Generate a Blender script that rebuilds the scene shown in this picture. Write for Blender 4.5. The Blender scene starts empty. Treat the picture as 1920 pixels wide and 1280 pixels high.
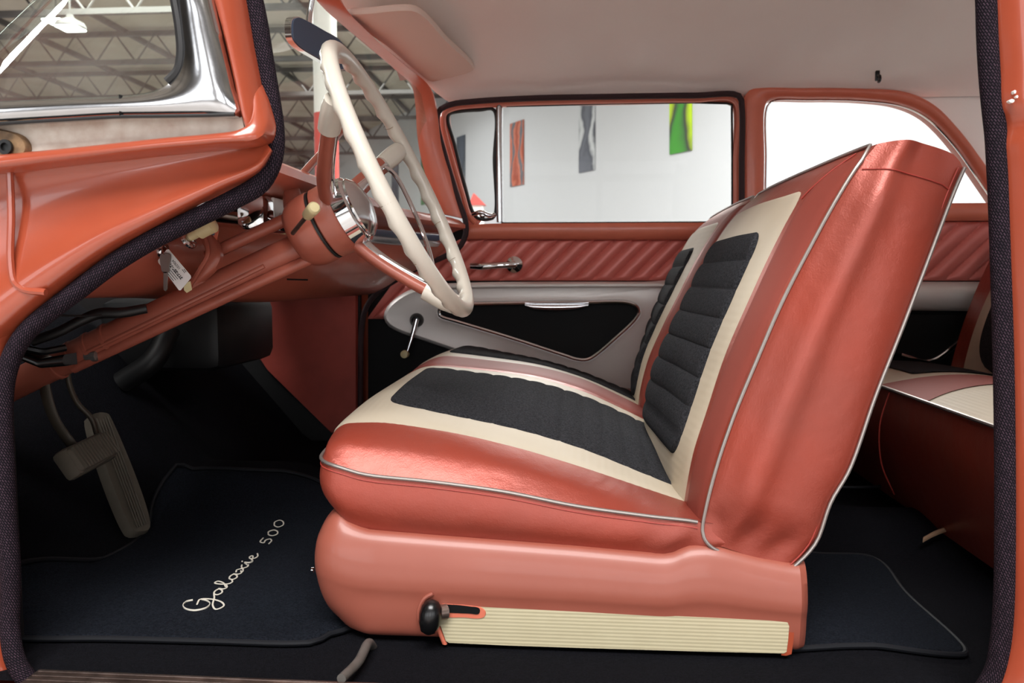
import bpy, bmesh, math, random
import numpy as np
from mathutils import Vector, Matrix

random.seed(7)
SC = bpy.context.scene
COL = SC.collection
# ------------------------------------------------------------------ camera
F = 1536.0
CAM = np.array([0.0, -1.0, 0.513])
YAW, PIT = math.radians(4.60193), math.radians(4.39300)
cam_d = bpy.data.cameras.new('camera'); cam = bpy.data.objects.new('camera', cam_d); COL.objects.link(cam)
cam_d.sensor_width = 36.0; cam_d.lens = 36.0 * F / 1920.0; cam_d.clip_start = 0.02; cam_d.clip_end = 300
cam.location = CAM
R_ = np.array([math.cos(YAW), math.sin(YAW), 0.0])
FW = np.array([-math.sin(YAW) * math.cos(PIT), math.cos(YAW) * math.cos(PIT), -math.sin(PIT)])
UP = np.cross(R_, FW)
cam.rotation_euler = Matrix((R_, UP, -FW)).transposed().to_euler()
cam_d.dof.use_dof = True; cam_d.dof.focus_distance = 1.35; cam_d.dof.aperture_fstop = 8.0
SC.camera = cam
SC.cycles.diffuse_bounces = 8; SC.cycles.max_bounces = 16; SC.cycles.transparent_max_bounces = 16
# ------------------------------------------------------------------ world, lights, exposure
SC.view_settings.view_transform = 'Standard'; SC.view_settings.look = 'None'
SC.view_settings.gamma = 1.0; SC.view_settings.use_curve_mapping = False
SC.view_settings.exposure = -0.22
W = bpy.data.worlds.new('World'); SC.world = W; W.use_nodes = True
W.node_tree.nodes['Background'].inputs[0].default_value = (0.93, 0.96, 1.0, 1)
W.node_tree.nodes['Background'].inputs[1].default_value = 0.54

def area(name, loc, target, sx, sy, power, col=(1, 1, 1)):
    d = bpy.data.lights.new(name, 'AREA'); d.shape = 'RECTANGLE'; d.size = sx; d.size_y = sy; d.energy = power; d.color = col
    o = bpy.data.objects.new(name, d); COL.objects.link(o); o.location = loc
    o.rotation_euler = (Vector(target) - Vector(loc)).to_track_quat('-Z', 'Y').to_euler()
    return o
area('showroom_and_fill_lamp', (-0.9, -2.5, 3.6), (0.1, 0.3, 0.3), 1.2, 0.6, 12, (1, 0.97, 0.93))
area('showroom_and_fill_lamp', (1.6, -2.9, 3.4), (0.1, 0.3, 0.3), 1.2, 0.6, 7, (1, 0.96, 0.92))
area('showroom_and_fill_lamp', (0.5, 8.0, 5.0), (0.5, 8.0, 0), 3.0, 3.0, 1000, (1, 0.99, 0.98))
area('showroom_and_fill_lamp', (-7.0, 12.0, 5.0), (-7.0, 12.0, 0), 3.0, 3.0, 900, (1, 0.99, 0.98))
area('showroom_and_fill_lamp', (6.0, 5.0, 5.0), (6.0, 5.0, 0), 3.0, 3.0, 420, (1, 0.99, 0.98))
area('showroom_and_fill_lamp', (-5.0, 17.0, 5.0), (-5.0, 17.0, 0), 3.0, 3.0, 280, (1, 0.99, 0.98))  # unseen fill added to lift the far-left wall
area('showroom_and_fill_lamp', (-14.0, 24.0, 5.0), (-14.0, 24.0, 0), 3.0, 3.0, 600, (1, 0.99, 0.98))  # another added fill, for the far end of the wall
area('showroom_and_fill_lamp', (0.0, -3.6, 5.0), (0.0, -3.4, 0), 4.0, 3.0, 850, (1, 0.99, 0.98))  # added overhead fill; its floor bounce brightens the headliner
area('showroom_and_fill_lamp', (-6.0, 1.0, 5.0), (-6.0, 1.0, 0), 1.5, 0.8, 350, (1, 0.99, 0.98))

# ------------------------------------------------------------------ helpers
def P(u, v, y):
    d = R_ * (u - 960) / F + UP * (640 - v) / F + FW
    return CAM + d * ((y - CAM[1]) / d[1])

def PL(pts, y):
    return [P(u, v, y) for u, v in pts]

def PY(pts):
    return [P(u, v, y) for u, v, y in pts]

def crv(pts, n, closed=False):
    """Catmull-Rom (centripetal-ish, by chord) resample to n points, even in length."""
    p = np.array(pts, float)
    if closed:
        p = np.vstack([p[-1], p, p[0], p[1]])
    else:
        p = np.vstack([2 * p[0] - p[1], p, 2 * p[-1] - p[-2]])
    out = []
    for i in range(1, len(p) - 2):
        p0, p1, p2, p3 = p[i - 1], p[i], p[i + 1], p[i + 2]
        d1 = max(np.linalg.norm(p1 - p0), 1e-9) ** .5; d2 = max(np.linalg.norm(p2 - p1), 1e-9) ** .5; d3 = max(np.linalg.norm(p3 - p2), 1e-9) ** .5
        m1 = ((p1 - p0) / d1 - (p2 - p0) / (d1 + d2) + (p2 - p1) / d2) * d2
        m2 = ((p2 - p1) / d2 - (p3 - p1) / (d2 + d3) + (p3 - p2) / d3) * d2
        for k in range(16):
            t = k / 16.0
            out.append((2 * t**3 - 3 * t**2 + 1) * p1 + (t**3 - 2 * t**2 + t) * m1 + (-2 * t**3 + 3 * t**2) * p2 + (t**3 - t**2) * m2)
    out.append(p[-2])
    q = np.array(out)
    L = np.concatenate([[0], np.cumsum(np.linalg.norm(np.diff(q, axis=0), axis=1))])
    t = np.linspace(0, L[-1], n + 1)[:-1] if closed else np.linspace(0, L[-1], n)
    return np.stack([np.interp(t, L, q[:, k]) for k in range(q.shape[1])], 1)

def resample(pts, n):
    """even resample of a polyline without smoothing"""
    q = np.array(pts, float)
    L = np.concatenate([[0], np.cumsum(np.linalg.norm(np.diff(q, axis=0), axis=1))])
    t = np.linspace(0, L[-1], n)
    return np.stack([np.interp(t, L, q[:, k]) for k in range(q.shape[1])], 1)

def pchip(xk, Yk, xq):
    """monotone cubic through knots; Yk (n, ...)"""
    xk = np.asarray(xk, float); Yk = np.asarray(Yk, float); xq = np.atleast_1d(np.asarray(xq, float))
    sh = (-1,) + (1,) * (Yk.ndim - 1)
    h = np.diff(xk).reshape(sh); d = np.diff(Yk, axis=0) / h
    m = np.zeros_like(Yk)
    m[0] = d[0]; m[-1] = d[-1]
    w1 = 2 * h[1:] + h[:-1]; w2 = h[1:] + 2 * h[:-1]
    with np.errstate(all='ignore'):
        hm = (w1 + w2) / (w1 / d[:-1] + w2 / d[1:])
    m[1:-1] = np.where(d[:-1] * d[1:] > 0, np.nan_to_num(hm), 0)
    i = np.clip(np.searchsorted(xk, xq) - 1, 0, len(xk) - 2)
    hh = (xk[i + 1] - xk[i]).reshape(sh); t = ((xq - xk[i]) / (xk[i + 1] - xk[i])).reshape(sh)
    return (2 * t**3 - 3 * t**2 + 1) * Yk[i] + (t**3 - 2 * t**2 + t) * hh * m[i] + (-2 * t**3 + 3 * t**2) * Yk[i + 1] + (t**3 - t**2) * hh * m[i + 1]

def root_loc(o):
    while o.parent is not None:
        o = o.parent
    return np.array(o.location)

class MB:
    def __init__(s):
        s.v = []; s.f = []; s.uv = []
    def add(s, V, Fc, UV=None):
        b = len(s.v)
        s.v += [tuple(map(float, p)) for p in V]
        s.uv += [tuple(p) for p in UV] if UV is not None else [(0.0, 0.0)] * len(V)
        s.f += [tuple(b + i for i in f) for f in Fc]
        return s
    def grid(s, G, closed_u=False, closed_v=False):
        G = np.array(G, float); a, b = G.shape[:2]
        Fc = []
        for i in range(a if closed_u else a - 1):
            for j in range(b if closed_v else b - 1):
                i2, j2 = (i + 1) % a, (j + 1) % b
                Fc.append((i * b + j, i * b + j2, i2 * b + j2, i2 * b + j))
        return s.add(G.reshape(-1, 3), Fc, [(i / max(a - 1, 1), j / max(b - 1, 1)) for i in range(a) for j in range(b)])
    def tube(s, path, r, n=12, closed=False, flat=None, cap=True):
        p = np.array(path, float); m = len(p)
        rr = np.full(m, r) if np.isscalar(r) else np.interp(np.linspace(0, 1, m), np.linspace(0, 1, len(r)), r)
        T = np.gradient(p, axis=0) if not closed else np.roll(p, -1, 0) - np.roll(p, 1, 0)
        T /= np.linalg.norm(T, axis=1)[:, None] + 1e-12
        ref = np.array([0, 1.0, 0]) if abs(T[0][1]) < .8 else np.array([0, 0, 1.0])
        N = ref - T[0] * (ref @ T[0]); N /= np.linalg.norm(N)
        L = np.concatenate([[0], np.cumsum(np.linalg.norm(np.diff(p, axis=0), axis=1))])
        V = []; UV = []
        for i in range(m):
            N = N - T[i] * (N @ T[i]); N /= np.linalg.norm(N) + 1e-12
            B = np.cross(T[i], N)
            for k in range(n):
                a = 2 * math.pi * k / n
                fa = flat or 1.0
                V.append(p[i] + rr[i] * (math.cos(a) * N * fa + math.sin(a) * B))
                UV.append((L[i], a / (2 * math.pi) * 2 * math.pi * float(np.mean(rr))))
        Fc = []
        for i in range(m if closed else m - 1):
            for k in range(n):
                i2 = (i + 1) % m; k2 = (k + 1) % n
                Fc.append((i * n + k, i * n + k2, i2 * n + k2, i2 * n + k))
        if cap and not closed:
            Fc.append(tuple(range(n))[::-1]); Fc.append(tuple((m - 1) * n + k for k in range(n)))
        return s.add(V, Fc, UV)
    def lathe(s, prof, origin, axis, n=28, cap=True):
        """prof: list of (distance along axis, radius)"""
        a = np.array(axis, float); a /= np.linalg.norm(a)
        ref = np.array([0, 0, 1.0]) if abs(a[2]) < .8 else np.array([1.0, 0, 0])
        e1 = np.cross(a, ref); e1 /= np.linalg.norm(e1); e2 = np.cross(a, e1)
        V = [np.array(origin) + a * d + r * (math.cos(2 * math.pi * k / n) * e1 + math.sin(2 * math.pi * k / n) * e2) for d, r in prof for k in range(n)]
        Fc = [(i * n + k, i * n + (k + 1) % n, (i + 1) * n + (k + 1) % n, (i + 1) * n + k) for i in range(len(prof) - 1) for k in range(n)]
        if cap:
            Fc += [tuple(range(n))[::-1], tuple((len(prof) - 1) * n + k for k in range(n))]
        return s.add(V, Fc)
    def prism(s, poly, off, bev=0.0, inset_dir=None):
        """poly: closed list of 3-D points in a plane; off: extrude vector. bev insets the near face a little for a soft edge"""
        p = np.array(poly, float); n = len(p); off = np.array(off, float)
        c = p.mean(0)
        rings = [p + off]
        rings.append(p + off * (bev and 0.35 or 0.0))
        if bev:
            q = p.copy()
            d = c - q; d /= np.linalg.norm(d, axis=1)[:, None] + 1e-9
            # inset along averaged edge normals
            nrm = np.cross(off, np.roll(p, -1, 0) - np.roll(p, 1, 0)); nrm /= np.linalg.norm(nrm, axis=1)[:, None] + 1e-9
            sg = np.sign((nrm * d).sum()) or 1
            rings.append(p + sg * nrm * bev)
        V = np.vstack(rings); m = len(rings)
        Fc = [(i * n + k, i * n + (k + 1) % n, (i + 1) * n + (k + 1) % n, (i + 1) * n + k) for i in range(m - 1) for k in range(n)]
        Fc += [tuple(range(n))[::-1], tuple((m - 1) * n + k for k in range(n))]
        return s.add(V, Fc)
    def bar(s, left, right, bulge=0.006, thick=0.02, n=40, m=9, dirn=(0, -1, 0), smooth=True):
        """a pressed strip between two edge paths: rounded face towards dirn, flat back"""
        A = crv(left, n) if smooth else resample(left, n)
        B = crv(right, n) if smooth else resample(right, n)
        d = np.array(dirn, float); rows = []
        for j in range(m):
            t = j / (m - 1)
            h = bulge * (1 - abs(2 * t - 1) ** 2.6)
            rows.append(A * (1 - t) + B * t + d * h)
        rows.append(B - d * thick); rows.append(A - d * thick)
        return s.grid(np.stack(rows, 0), closed_u=True)
    def box(s, c, size, rot=None, bev=0.0, seg=2):
        bm = bmesh.new(); bmesh.ops.create_cube(bm, size=1.0)
        for v in bm.verts:
            v.co = Vector((v.co.x * size[0], v.co.y * size[1], v.co.z * size[2]))
        if bev:
            bmesh.ops.bevel(bm, geom=bm.edges[:], offset=bev, segments=seg, profile=.5, affect='EDGES')
        M = rot if rot is not None else Matrix.Identity(3)
        bm.verts.index_update()
        s.add([np.array(M @ v.co) + np.array(c) for v in bm.verts], [tuple(v.index for v in f.verts) for f in bm.faces])
        bm.free(); return s
    def build(s, name, mat, parent=None, sharp=42, loc=None):
        me = bpy.data.meshes.new(name)
        off = root_loc(parent) if parent is not None else (np.array(loc, float) if loc is not None else np.zeros(3))
        me.from_pydata([tuple(np.array(p) - off) for p in s.v], [], s.f)
        ul = me.uv_layers.new(name='UVMap')
        idx = np.empty(len(me.loops), dtype=np.int64); me.loops.foreach_get('vertex_index', idx)
        ul.data.foreach_set('uv', np.array(s.uv, dtype=np.float32)[idx].ravel())
        bm = bmesh.new(); bm.from_mesh(me)
        bmesh.ops.recalc_face_normals(bm, faces=bm.faces[:])
        bm.to_mesh(me); bm.free()
        me.polygons.foreach_set('use_smooth', [True] * len(me.polygons))
        me.set_sharp_from_angle(angle=math.radians(sharp))
        me.materials.append(mat)
        o = bpy.data.objects.new(name, me); COL.objects.link(o)
        if parent is not None:
            o.parent = parent
        elif loc is not None:
            o.location = loc
        return o

def tag(o, label=None, cat=None, group=None, kind=None):
    for k, x in (('label', label), ('category', cat), ('group', group), ('kind', kind)):
        if x: o[k] = x
    return o

def thing(name, loc, label, cat, group=None):
    o = bpy.data.objects.new(name, None); COL.objects.link(o); o.location = loc
    o.empty_display_size = .05
    return tag(o, label, cat, group)

# ------------------------------------------------------------------ materials
def lin(c):
    return tuple((x / 255 / 12.92) if x / 255 <= .04045 else ((x / 255 + .055) / 1.055) ** 2.4 for x in c) + (1.0,)

def mat(name, rgb, rough=.5, metal=0.0, bump=None, coat=0.0, sheen=0.0, spec=.5, mottle=None, wave=None, coord='Object'):
    m = bpy.data.materials.new(name); m.use_nodes = True
    nt = m.node_tree; b = nt.nodes['Principled BSDF']; L = nt.links
    b.inputs['Base Color'].default_value = lin(rgb); b.inputs['Roughness'].default_value = rough
    b.inputs['Metallic'].default_value = metal; b.inputs['Coat Weight'].default_value = coat
    b.inputs['Coat Roughness'].default_value = .08
    b.inputs['Sheen Weight'].default_value = sheen; b.inputs['Specular IOR Level'].default_value = spec
    tc = nt.nodes.new('ShaderNodeTexCoord')
    h = None
    if mottle:
        sc, amt, rgb2 = mottle
        n = nt.nodes.new('ShaderNodeTexNoise'); n.inputs['Scale'].default_value = sc; n.inputs['Detail'].default_value = 6
        L.new(tc.outputs[coord], n.inputs['Vector'])
        rp = nt.nodes.new('ShaderNodeMapRange'); rp.inputs[1].default_value = .35; rp.inputs[2].default_value = .7
        rp.inputs[4].default_value = amt; L.new(n.outputs['Fac'], rp.inputs[0])
        mx = nt.nodes.new('ShaderNodeMix'); mx.data_type = 'RGBA'
        mx.inputs[6].default_value = lin(rgb); mx.inputs[7].default_value = lin(rgb2)
        L.new(rp.outputs[0], mx.inputs[0]); L.new(mx.outputs[2], b.inputs['Base Color'])
    last = None
    if bump:
        for sc, st, di in ([bump] if not isinstance(bump, list) else bump):
            n = nt.nodes.new('ShaderNodeTexNoise'); n.inputs['Scale'].default_value = sc; n.inputs['Detail'].default_value = 3
            L.new(tc.outputs[coord], n.inputs['Vector'])
            bp = nt.nodes.new('ShaderNodeBump'); bp.inputs['Strength'].default_value = st; bp.inputs['Distance'].default_value = di
            L.new(n.outputs['Fac'], bp.inputs['Height'])
            if last: L.new(last.outputs[0], bp.inputs['Normal'])
            last = bp
    if wave:
        ax, sc, st, di = wave
        w = nt.nodes.new('ShaderNodeTexWave'); w.wave_type = 'BANDS'; w.bands_direction = ax
        w.inputs['Scale'].default_value = sc; w.inputs['Distortion'].default_value = .15
        L.new(tc.outputs[coord], w.inputs['Vector'])
        bp = nt.nodes.new('ShaderNodeBump'); bp.inputs['Strength'].default_value = st; bp.inputs['Distance'].default_value = di
        L.new(w.outputs['Fac'], bp.inputs['Height'])
        if last: L.new(last.outputs[0], bp.inputs['Normal'])
        last = bp
    if last: L.new(last.outputs[0], b.inputs['Normal'])
    return m

M = {}
M['paint'] = mat('coral_paint', (158, 71, 47), .28, coat=.6, mottle=(30, .25, (146, 62, 40)))
M['paint_in'] = mat('coral_interior_paint', (204, 110, 86), .38, coat=.15, bump=(300, .08, .0005), mottle=(25, .3, (188, 94, 72)))  # coral paint lightened to offset the weak light on the far side
M['paint_col'] = mat('darkened_coral_column_paint', (156, 84, 67), .42, coat=.1, bump=(300, .08, .0005), mottle=(25, .4, (132, 66, 52)))  # same coral as paint_in, darkened where the light falls stronger
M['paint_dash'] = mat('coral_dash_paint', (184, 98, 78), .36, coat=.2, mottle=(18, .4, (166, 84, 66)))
M['seat_metal'] = mat('pink_coral_seat_shell', (148, 81, 66), .42, coat=.12, mottle=(14, .35, (138, 71, 56)))
M['vinyl'] = mat('coral_metallic_vinyl', (143, 65, 52), .36, metal=.3, bump=[(520, .3, .0009), (35, .25, .004), (9, .2, .012)], spec=.55, mottle=(7, .55, (156, 58, 38)))
M['vinyl_dk'] = mat('maroon_vinyl_band', (128, 58, 48), .58, bump=[(700, .2, .0006)], spec=.25)
M['vinyl_door'] = mat('lightened_pleated_vinyl', (210, 114, 104), .4, metal=.1, bump=(500, .15, .0005))  # same vinyl as the seat, colour lightened against the dim far side
M['stitch'] = mat('red_stitch_thread', (150, 50, 40), .6)
M['cream'] = mat('cream_ribbed_vinyl', (184, 173, 154), .5, bump=(500, .12, .0004), wave=('X', 26, .12, .001), mottle=(12, .3, (172, 158, 135)))
M['cream_back'] = mat('cream_ribbed_vinyl_back', (186, 173, 153), .5, bump=(500, .12, .0004), wave=('Z', 26, .12, .001), mottle=(12, .3, (172, 156, 131)))
M['black_cloth'] = mat('black_woven_cloth', (28, 28, 30), .9, spec=.08, bump=[(700, .7, .0015), (160, .3, .0015)], mottle=(330, .75, (60, 60, 64)))
M['piping'] = mat('silver_welt_piping', (160, 152, 147), .34, metal=.75)
M['plate'] = mat('cream_ribbed_plate', (184, 174, 144), .42, wave=('Z', 62, .35, .0008), mottle=(30, .25, (170, 157, 126)))
M['headliner'] = mat('perforated_headliner', (246, 240, 236), .8, spec=.2, bump=[(600, .25, .0006), (9, .25, .01)], mottle=(3, .3, (236, 226, 222)))
M['visor'] = mat('grained_visor_vinyl', (226, 208, 198), .65, spec=.3, bump=(500, .3, .0006))
M['carpet'] = mat('black_carpet', (15, 15, 18), .95, spec=.05, bump=[(500, .9, .003), (60, .3, .003)], mottle=(300, .5, (30, 30, 36)))
M['matcloth'] = mat('black_mat_pile', (18, 20, 25), .95, spec=.04, bump=[(600, .9, .002)], mottle=(350, .6, (38, 42, 50)))
M['mat_edge'] = mat('mat_binding', (22, 23, 27), .6, spec=.2)
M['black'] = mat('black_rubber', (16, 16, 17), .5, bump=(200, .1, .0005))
M['black_gloss'] = mat('black_gloss_metal', (14, 14, 15), .25)
M['pedal'] = mat('worn_pedal_rubber', (96, 89, 78), .7, bump=(150, .2, .0006), mottle=(60, .5, (84, 78, 68)))
M['pedal_arm'] = mat('pedal_steel', (74, 66, 56), .5, metal=.4)
M['chrome'] = mat('chrome', (222, 222, 224), .07, metal=1.0)
M['chrome_worn'] = mat('worn_chrome', (206, 206, 208), .16, metal=1.0, bump=(120, .03, .001), mottle=(20, .2, (170, 168, 166)))
M['alu'] = mat('scuffed_aluminium', (150, 132, 124), .35, metal=.9, bump=(80, .1, .001), mottle=(35, .8, (90, 76, 70)))
M['ivory'] = mat('ivory_plastic', (200, 193, 181), .28, coat=.3, mottle=(40, .2, (188, 179, 163)))
M['knob'] = mat('aged_ivory_knob', (206, 192, 148), .35)
M['silver'] = mat('silver_vinyl', (222, 217, 213), .42, metal=.3, bump=(350, .15, .0006), mottle=(10, .3, (206, 200, 196)))
M['recess'] = mat('black_recess_vinyl', (10, 10, 11), .6, spec=.2)
M['kick'] = mat('dark_red_kick_board', (170, 70, 58), .6, bump=(200, .2, .0006), mottle=(12, .4, (120, 44, 36)))
M['primer'] = mat('pale_worn_primer', (208, 200, 188), .5, mottle=(45, .5, (150, 110, 84)))
M['gasket'] = mat('black_gasket', (20, 18, 19), .5)
M['far_lace'] = mat('dark_maroon_windlace', (44, 22, 26), .8)
M['rust'] = mat('rusty_metal', (150, 118, 84), .6, mottle=(60, .9, (60, 44, 32)))
M['steel'] = mat('grey_key_steel', (150, 148, 146), .35, metal=.8)
M['paper'] = mat('white_tag_paper', (232, 230, 228), .55)
M['ink'] = mat('black_ink', (36, 34, 34), .7)
M['thread'] = mat('silver_thread', (226, 220, 206), .4, metal=.15)
M['mirror'] = mat('painted_mirror_navy', (72, 88, 112), .3)  # the mirror's dark reflection is painted in as flat navy
M['grey_hose'] = mat('grey_hose', (88, 84, 80), .55, mottle=(60, .5, (64, 60, 56)))
M['tan'] = mat('tan_strap', (150, 120, 96), .6)

def weave(name, dark, light):
    m = mat(name, dark, .9, spec=.1)
    nt = m.node_tree; b = nt.nodes['Principled BSDF']; L = nt.links
    uv = nt.nodes.new('ShaderNodeUVMap')
    mp = nt.nodes.new('ShaderNodeMapping'); mp.inputs['Rotation'].default_value = (0, 0, .5); mp.inputs['Scale'].default_value = (1, 1, 1)
    L.new(uv.outputs[0], mp.inputs[0])
    br = nt.nodes.new('ShaderNodeTexBrick'); br.inputs['Scale'].default_value = 85
    br.inputs['Color1'].default_value = lin(light); br.inputs['Color2'].default_value = lin(tuple(int(.6 * a + .4 * c) for a, c in zip(light, dark)))
    br.inputs['Mortar'].default_value = lin(dark); br.inputs['Mortar Size'].default_value = .09; br.inputs['Mortar Smooth'].default_value = .6
    br.inputs['Brick Width'].default_value = .42; br.inputs['Row Height'].default_value = .22
    L.new(mp.outputs[0], br.inputs['Vector']); L.new(br.outputs['Color'], b.inputs['Base Color'])
    bp = nt.nodes.new('ShaderNodeBump'); bp.inputs['Strength'].default_value = .6; bp.inputs['Distance'].default_value = .001; bp.invert = True
    L.new(br.outputs['Fac'], bp.inputs['Height']); L.new(bp.outputs[0], b.inputs['Normal'])
    return m
M['lace'] = weave('purple_black_windlace_weave', (16, 13, 18), (72, 55, 66))

def glassmat(name, tint, refl, rough=0.0, dust=0.0):
    m = bpy.data.materials.new(name); m.use_nodes = True
    nt = m.node_tree; nt.nodes.clear(); L = nt.links
    out = nt.nodes.new('ShaderNodeOutputMaterial'); mx = nt.nodes.new('ShaderNodeMixShader')
    tr = nt.nodes.new('ShaderNodeBsdfTransparent'); gl = nt.nodes.new('ShaderNodeBsdfGlossy')
    tr.inputs[0].default_value = lin(tint); gl.inputs['Roughness'].default_value = rough
    fr = nt.nodes.new('ShaderNodeFresnel'); ge = nt.nodes.new('ShaderNodeNewGeometry')   # same index from both faces of the thin pane
    io = nt.nodes.new('ShaderNodeMapRange'); io.inputs[3].default_value = 1.5; io.inputs[4].default_value = 1 / 1.5
    L.new(ge.outputs['Backfacing'], io.inputs[0]); L.new(io.outputs[0], fr.inputs[0])
    ml = nt.nodes.new('ShaderNodeMath'); ml.operation = 'MULTIPLY'; ml.inputs[1].default_value = refl
    cl_ = nt.nodes.new('ShaderNodeMath'); cl_.operation = 'MINIMUM'; cl_.inputs[1].default_value = .25; L.new(ml.outputs[0], cl_.inputs[0])
    L.new(fr.outputs[0], ml.inputs[0]); L.new(cl_.outputs[0], mx.inputs[0])
    if dust:
        df = nt.nodes.new('ShaderNodeBsdfDiffuse'); df.inputs[0].default_value = (.9, .9, .88, 1)
        tl = nt.nodes.new('ShaderNodeBsdfTranslucent'); tl.inputs[0].default_value = (.9, .9, .88, 1)
        ad = nt.nodes.new('ShaderNodeMixShader'); L.new(df.outputs[0], ad.inputs[1]); L.new(tl.outputs[0], ad.inputs[2])
        tc = nt.nodes.new('ShaderNodeTexCoord'); n = nt.nodes.new('ShaderNodeTexNoise'); n.inputs['Scale'].default_value = 14; n.inputs['Detail'].default_value = 8
        L.new(tc.outputs['Object'], n.inputs['Vector'])
        mr = nt.nodes.new('ShaderNodeMapRange'); mr.inputs[1].default_value = .35; mr.inputs[2].default_value = .75; mr.inputs[4].default_value = dust
        L.new(n.outputs['Fac'], mr.inputs[0])
        m2 = nt.nodes.new('ShaderNodeMixShader'); L.new(mr.outputs[0], m2.inputs[0]); L.new(tr.outputs[0], m2.inputs[1]); L.new(ad.outputs[0], m2.inputs[2])
        tr = m2
    L.new(tr.outputs[0], mx.inputs[1]); L.new(gl.outputs[0], mx.inputs[2]); L.new(mx.outputs[0], out.inputs[0])
    return m
M['glass'] = glassmat('window_glass', (248, 250, 249), .05)
M['wind_glass'] = glassmat('windshield_glass', (236, 243, 238), 1.0, .012, .07)

# ------------------------------------------------------------------ the showroom (setting)
GZ = -0.36
def struct(name, mb, m):
    return tag(mb.build(name, m), kind='structure')
M['wall'] = mat('white_wall', (194, 195, 198), .7)
M['conc'] = mat('polished_concrete', (196, 192, 188), .35, mottle=(2, .4, (128, 122, 118)))
M['deck'] = mat('ceiling_deck', (176, 168, 154), .8, mottle=(1.2, .5, (140, 126, 112)))
M['joist'] = mat('dark_steel_joist', (70, 66, 64), .6)
wdir = np.array([-math.sin(math.radians(33.6)), math.cos(math.radians(33.6)), 0.0])
w0 = CAM + 19 * (FW + R_ * 8 / F)
wn = np.array([-wdir[1], wdir[0], 0.0])           # horizontal normal of the wall
if wn @ (CAM - w0) < 0: wn = -wn
def PW(u, v, off=0.0):
    d = R_ * (u - 960) / F + UP * (640 - v) / F + FW
    o = w0 + wn * off
    return CAM + d * (((o - CAM) @ wn) / (d @ wn))
CEIL = 5.4
g0 = w0.copy(); g0[2] = 0
a, b = g0 + wdir * 45, g0 - wdir * 26
q = MB().prism([a + [0, 0, GZ], b + [0, 0, GZ], b + [0, 0, CEIL + .4], a + [0, 0, CEIL + .4]], -wn * .2)
struct('wall_back', q, M['wall'])
struct('floor', MB().box((-6, 8, GZ - .05), (70, 60, .1)), M['conc'])
struct('ceiling', MB().box((-10, 14, CEIL + .1), (70, 60, .1)), M['deck'])
# open-web roof trusses and purlins under the deck
jm = MB()
for k in range(16):
    y0 = -6 + 3.0 * k
    for z in (CEIL - .05, CEIL - .6):
        jm.box((-12, y0, z), (50, .09, .09))
    for i in range(60):
        x0 = -37 + .83 * i
        jm.tube([(x0, y0, CEIL - .6), (x0 + .415, y0, CEIL - .05), (x0 + .83, y0, CEIL - .6)], .022, 4, cap=False)
for k in range(26):
    jm.box((-37 + 2 * k, 16, CEIL), (.07, 46, .1))
struct('ceiling_trusses', jm, M['joist'])
# the wall on the photographer's side, with glowing panes added for fill and reflections
struct('wall_front', MB().box((-2, -8.1, 2.5), (40, .2, 6)), mat('grey_wall', (120, 116, 112), .8))
M['fill_glow'] = bpy.data.materials.new('fill_pane'); M['fill_glow'].use_nodes = True
_b = M['fill_glow'].node_tree.nodes['Principled BSDF']; _b.inputs['Emission Color'].default_value = (.93, .96, 1, 1); _b.inputs['Emission Strength'].default_value = 4.3
for i_, x_ in enumerate((-7.5, -3.6, .3, 4.2, 8.1)):
    q = MB().box((x_, -7.97, 1.75), (2.5, .04, 2.9)).build('window_%d' % (i_ + 1), M['fill_glow']); tag(q, kind='structure')
    f_ = MB()
    for dx_ in (-1.29, 0, 1.29): f_.box((x_ + dx_, -7.95, 1.75), (.09, .1, 3.05))
    for dz_ in (-1.5, 0.2, 1.5): f_.box((x_, -7.95, 1.75 + dz_), (2.65, .1, .09))
    f_.build('window_frame', M['joist'], q)  # bars around the added glowing pane

def banner_mat(name, c1, c2, c3, sc, dist):
    m = mat(name, c1, .6); nt = m.node_tree; b = nt.nodes['Principled BSDF']; L = nt.links
    tc = nt.nodes.new('ShaderNodeTexCoord'); w = nt.nodes.new('ShaderNodeTexWave'); w.inputs['Scale'].default_value = sc
    w.inputs['Distortion'].default_value = dist; w.inputs['Detail'].default_value = 3; w.inputs['Detail Scale'].default_value = 1.2
    L.new(tc.outputs['Object'], w.inputs['Vector'])
    cr = nt.nodes.new('ShaderNodeValToRGB'); e = cr.color_ramp.elements
    e[0].color = lin(c1); e[1].color = lin(c2); x = e.new(.5); x.color = lin(c3)
    L.new(w.outputs['Fac'], cr.inputs[0]); L.new(cr.outputs[0], b.inputs['Base Color'])
    return m
ban = [
    ('banner_coral', (956, 981), 228, (150, 70, 50), (84, 96, 104), (196, 110, 84), 1.6, 5, 'narrow coral and teal banner on white wall, just right of the chrome window bar'),
    ('banner_grey', (1085, 1114), 183, (96, 98, 108), (190, 192, 194), (66, 68, 78), 1.1, 6, 'grey banner with dark mottling on the white wall, between coral and green banners'),
    ('banner_green', (1255, 1296), 123, (60, 140, 40), (190, 222, 24), (54, 50, 52), .7, 3.5, 'bright green and black banner on the white wall, nearest the door pillar'),
    ('banner_slate', (856, 871), 255, (80, 86, 98), (120, 128, 134), (64, 68, 76), .5, 4, 'slate grey banner seen through the small vent window'),
    ('banner_leaf', (789, 801), 285, (60, 120, 60), (120, 160, 110), (60, 80, 60), .5, 4, 'small green banner seen through the windshield beside its pillar'),
    ('banner_navy', (734, 746), 302, (70, 78, 96), (110, 120, 132), (60, 66, 80), .5, 4, 'dark blue banner on far wall seen through the steering wheel'),
]
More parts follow.
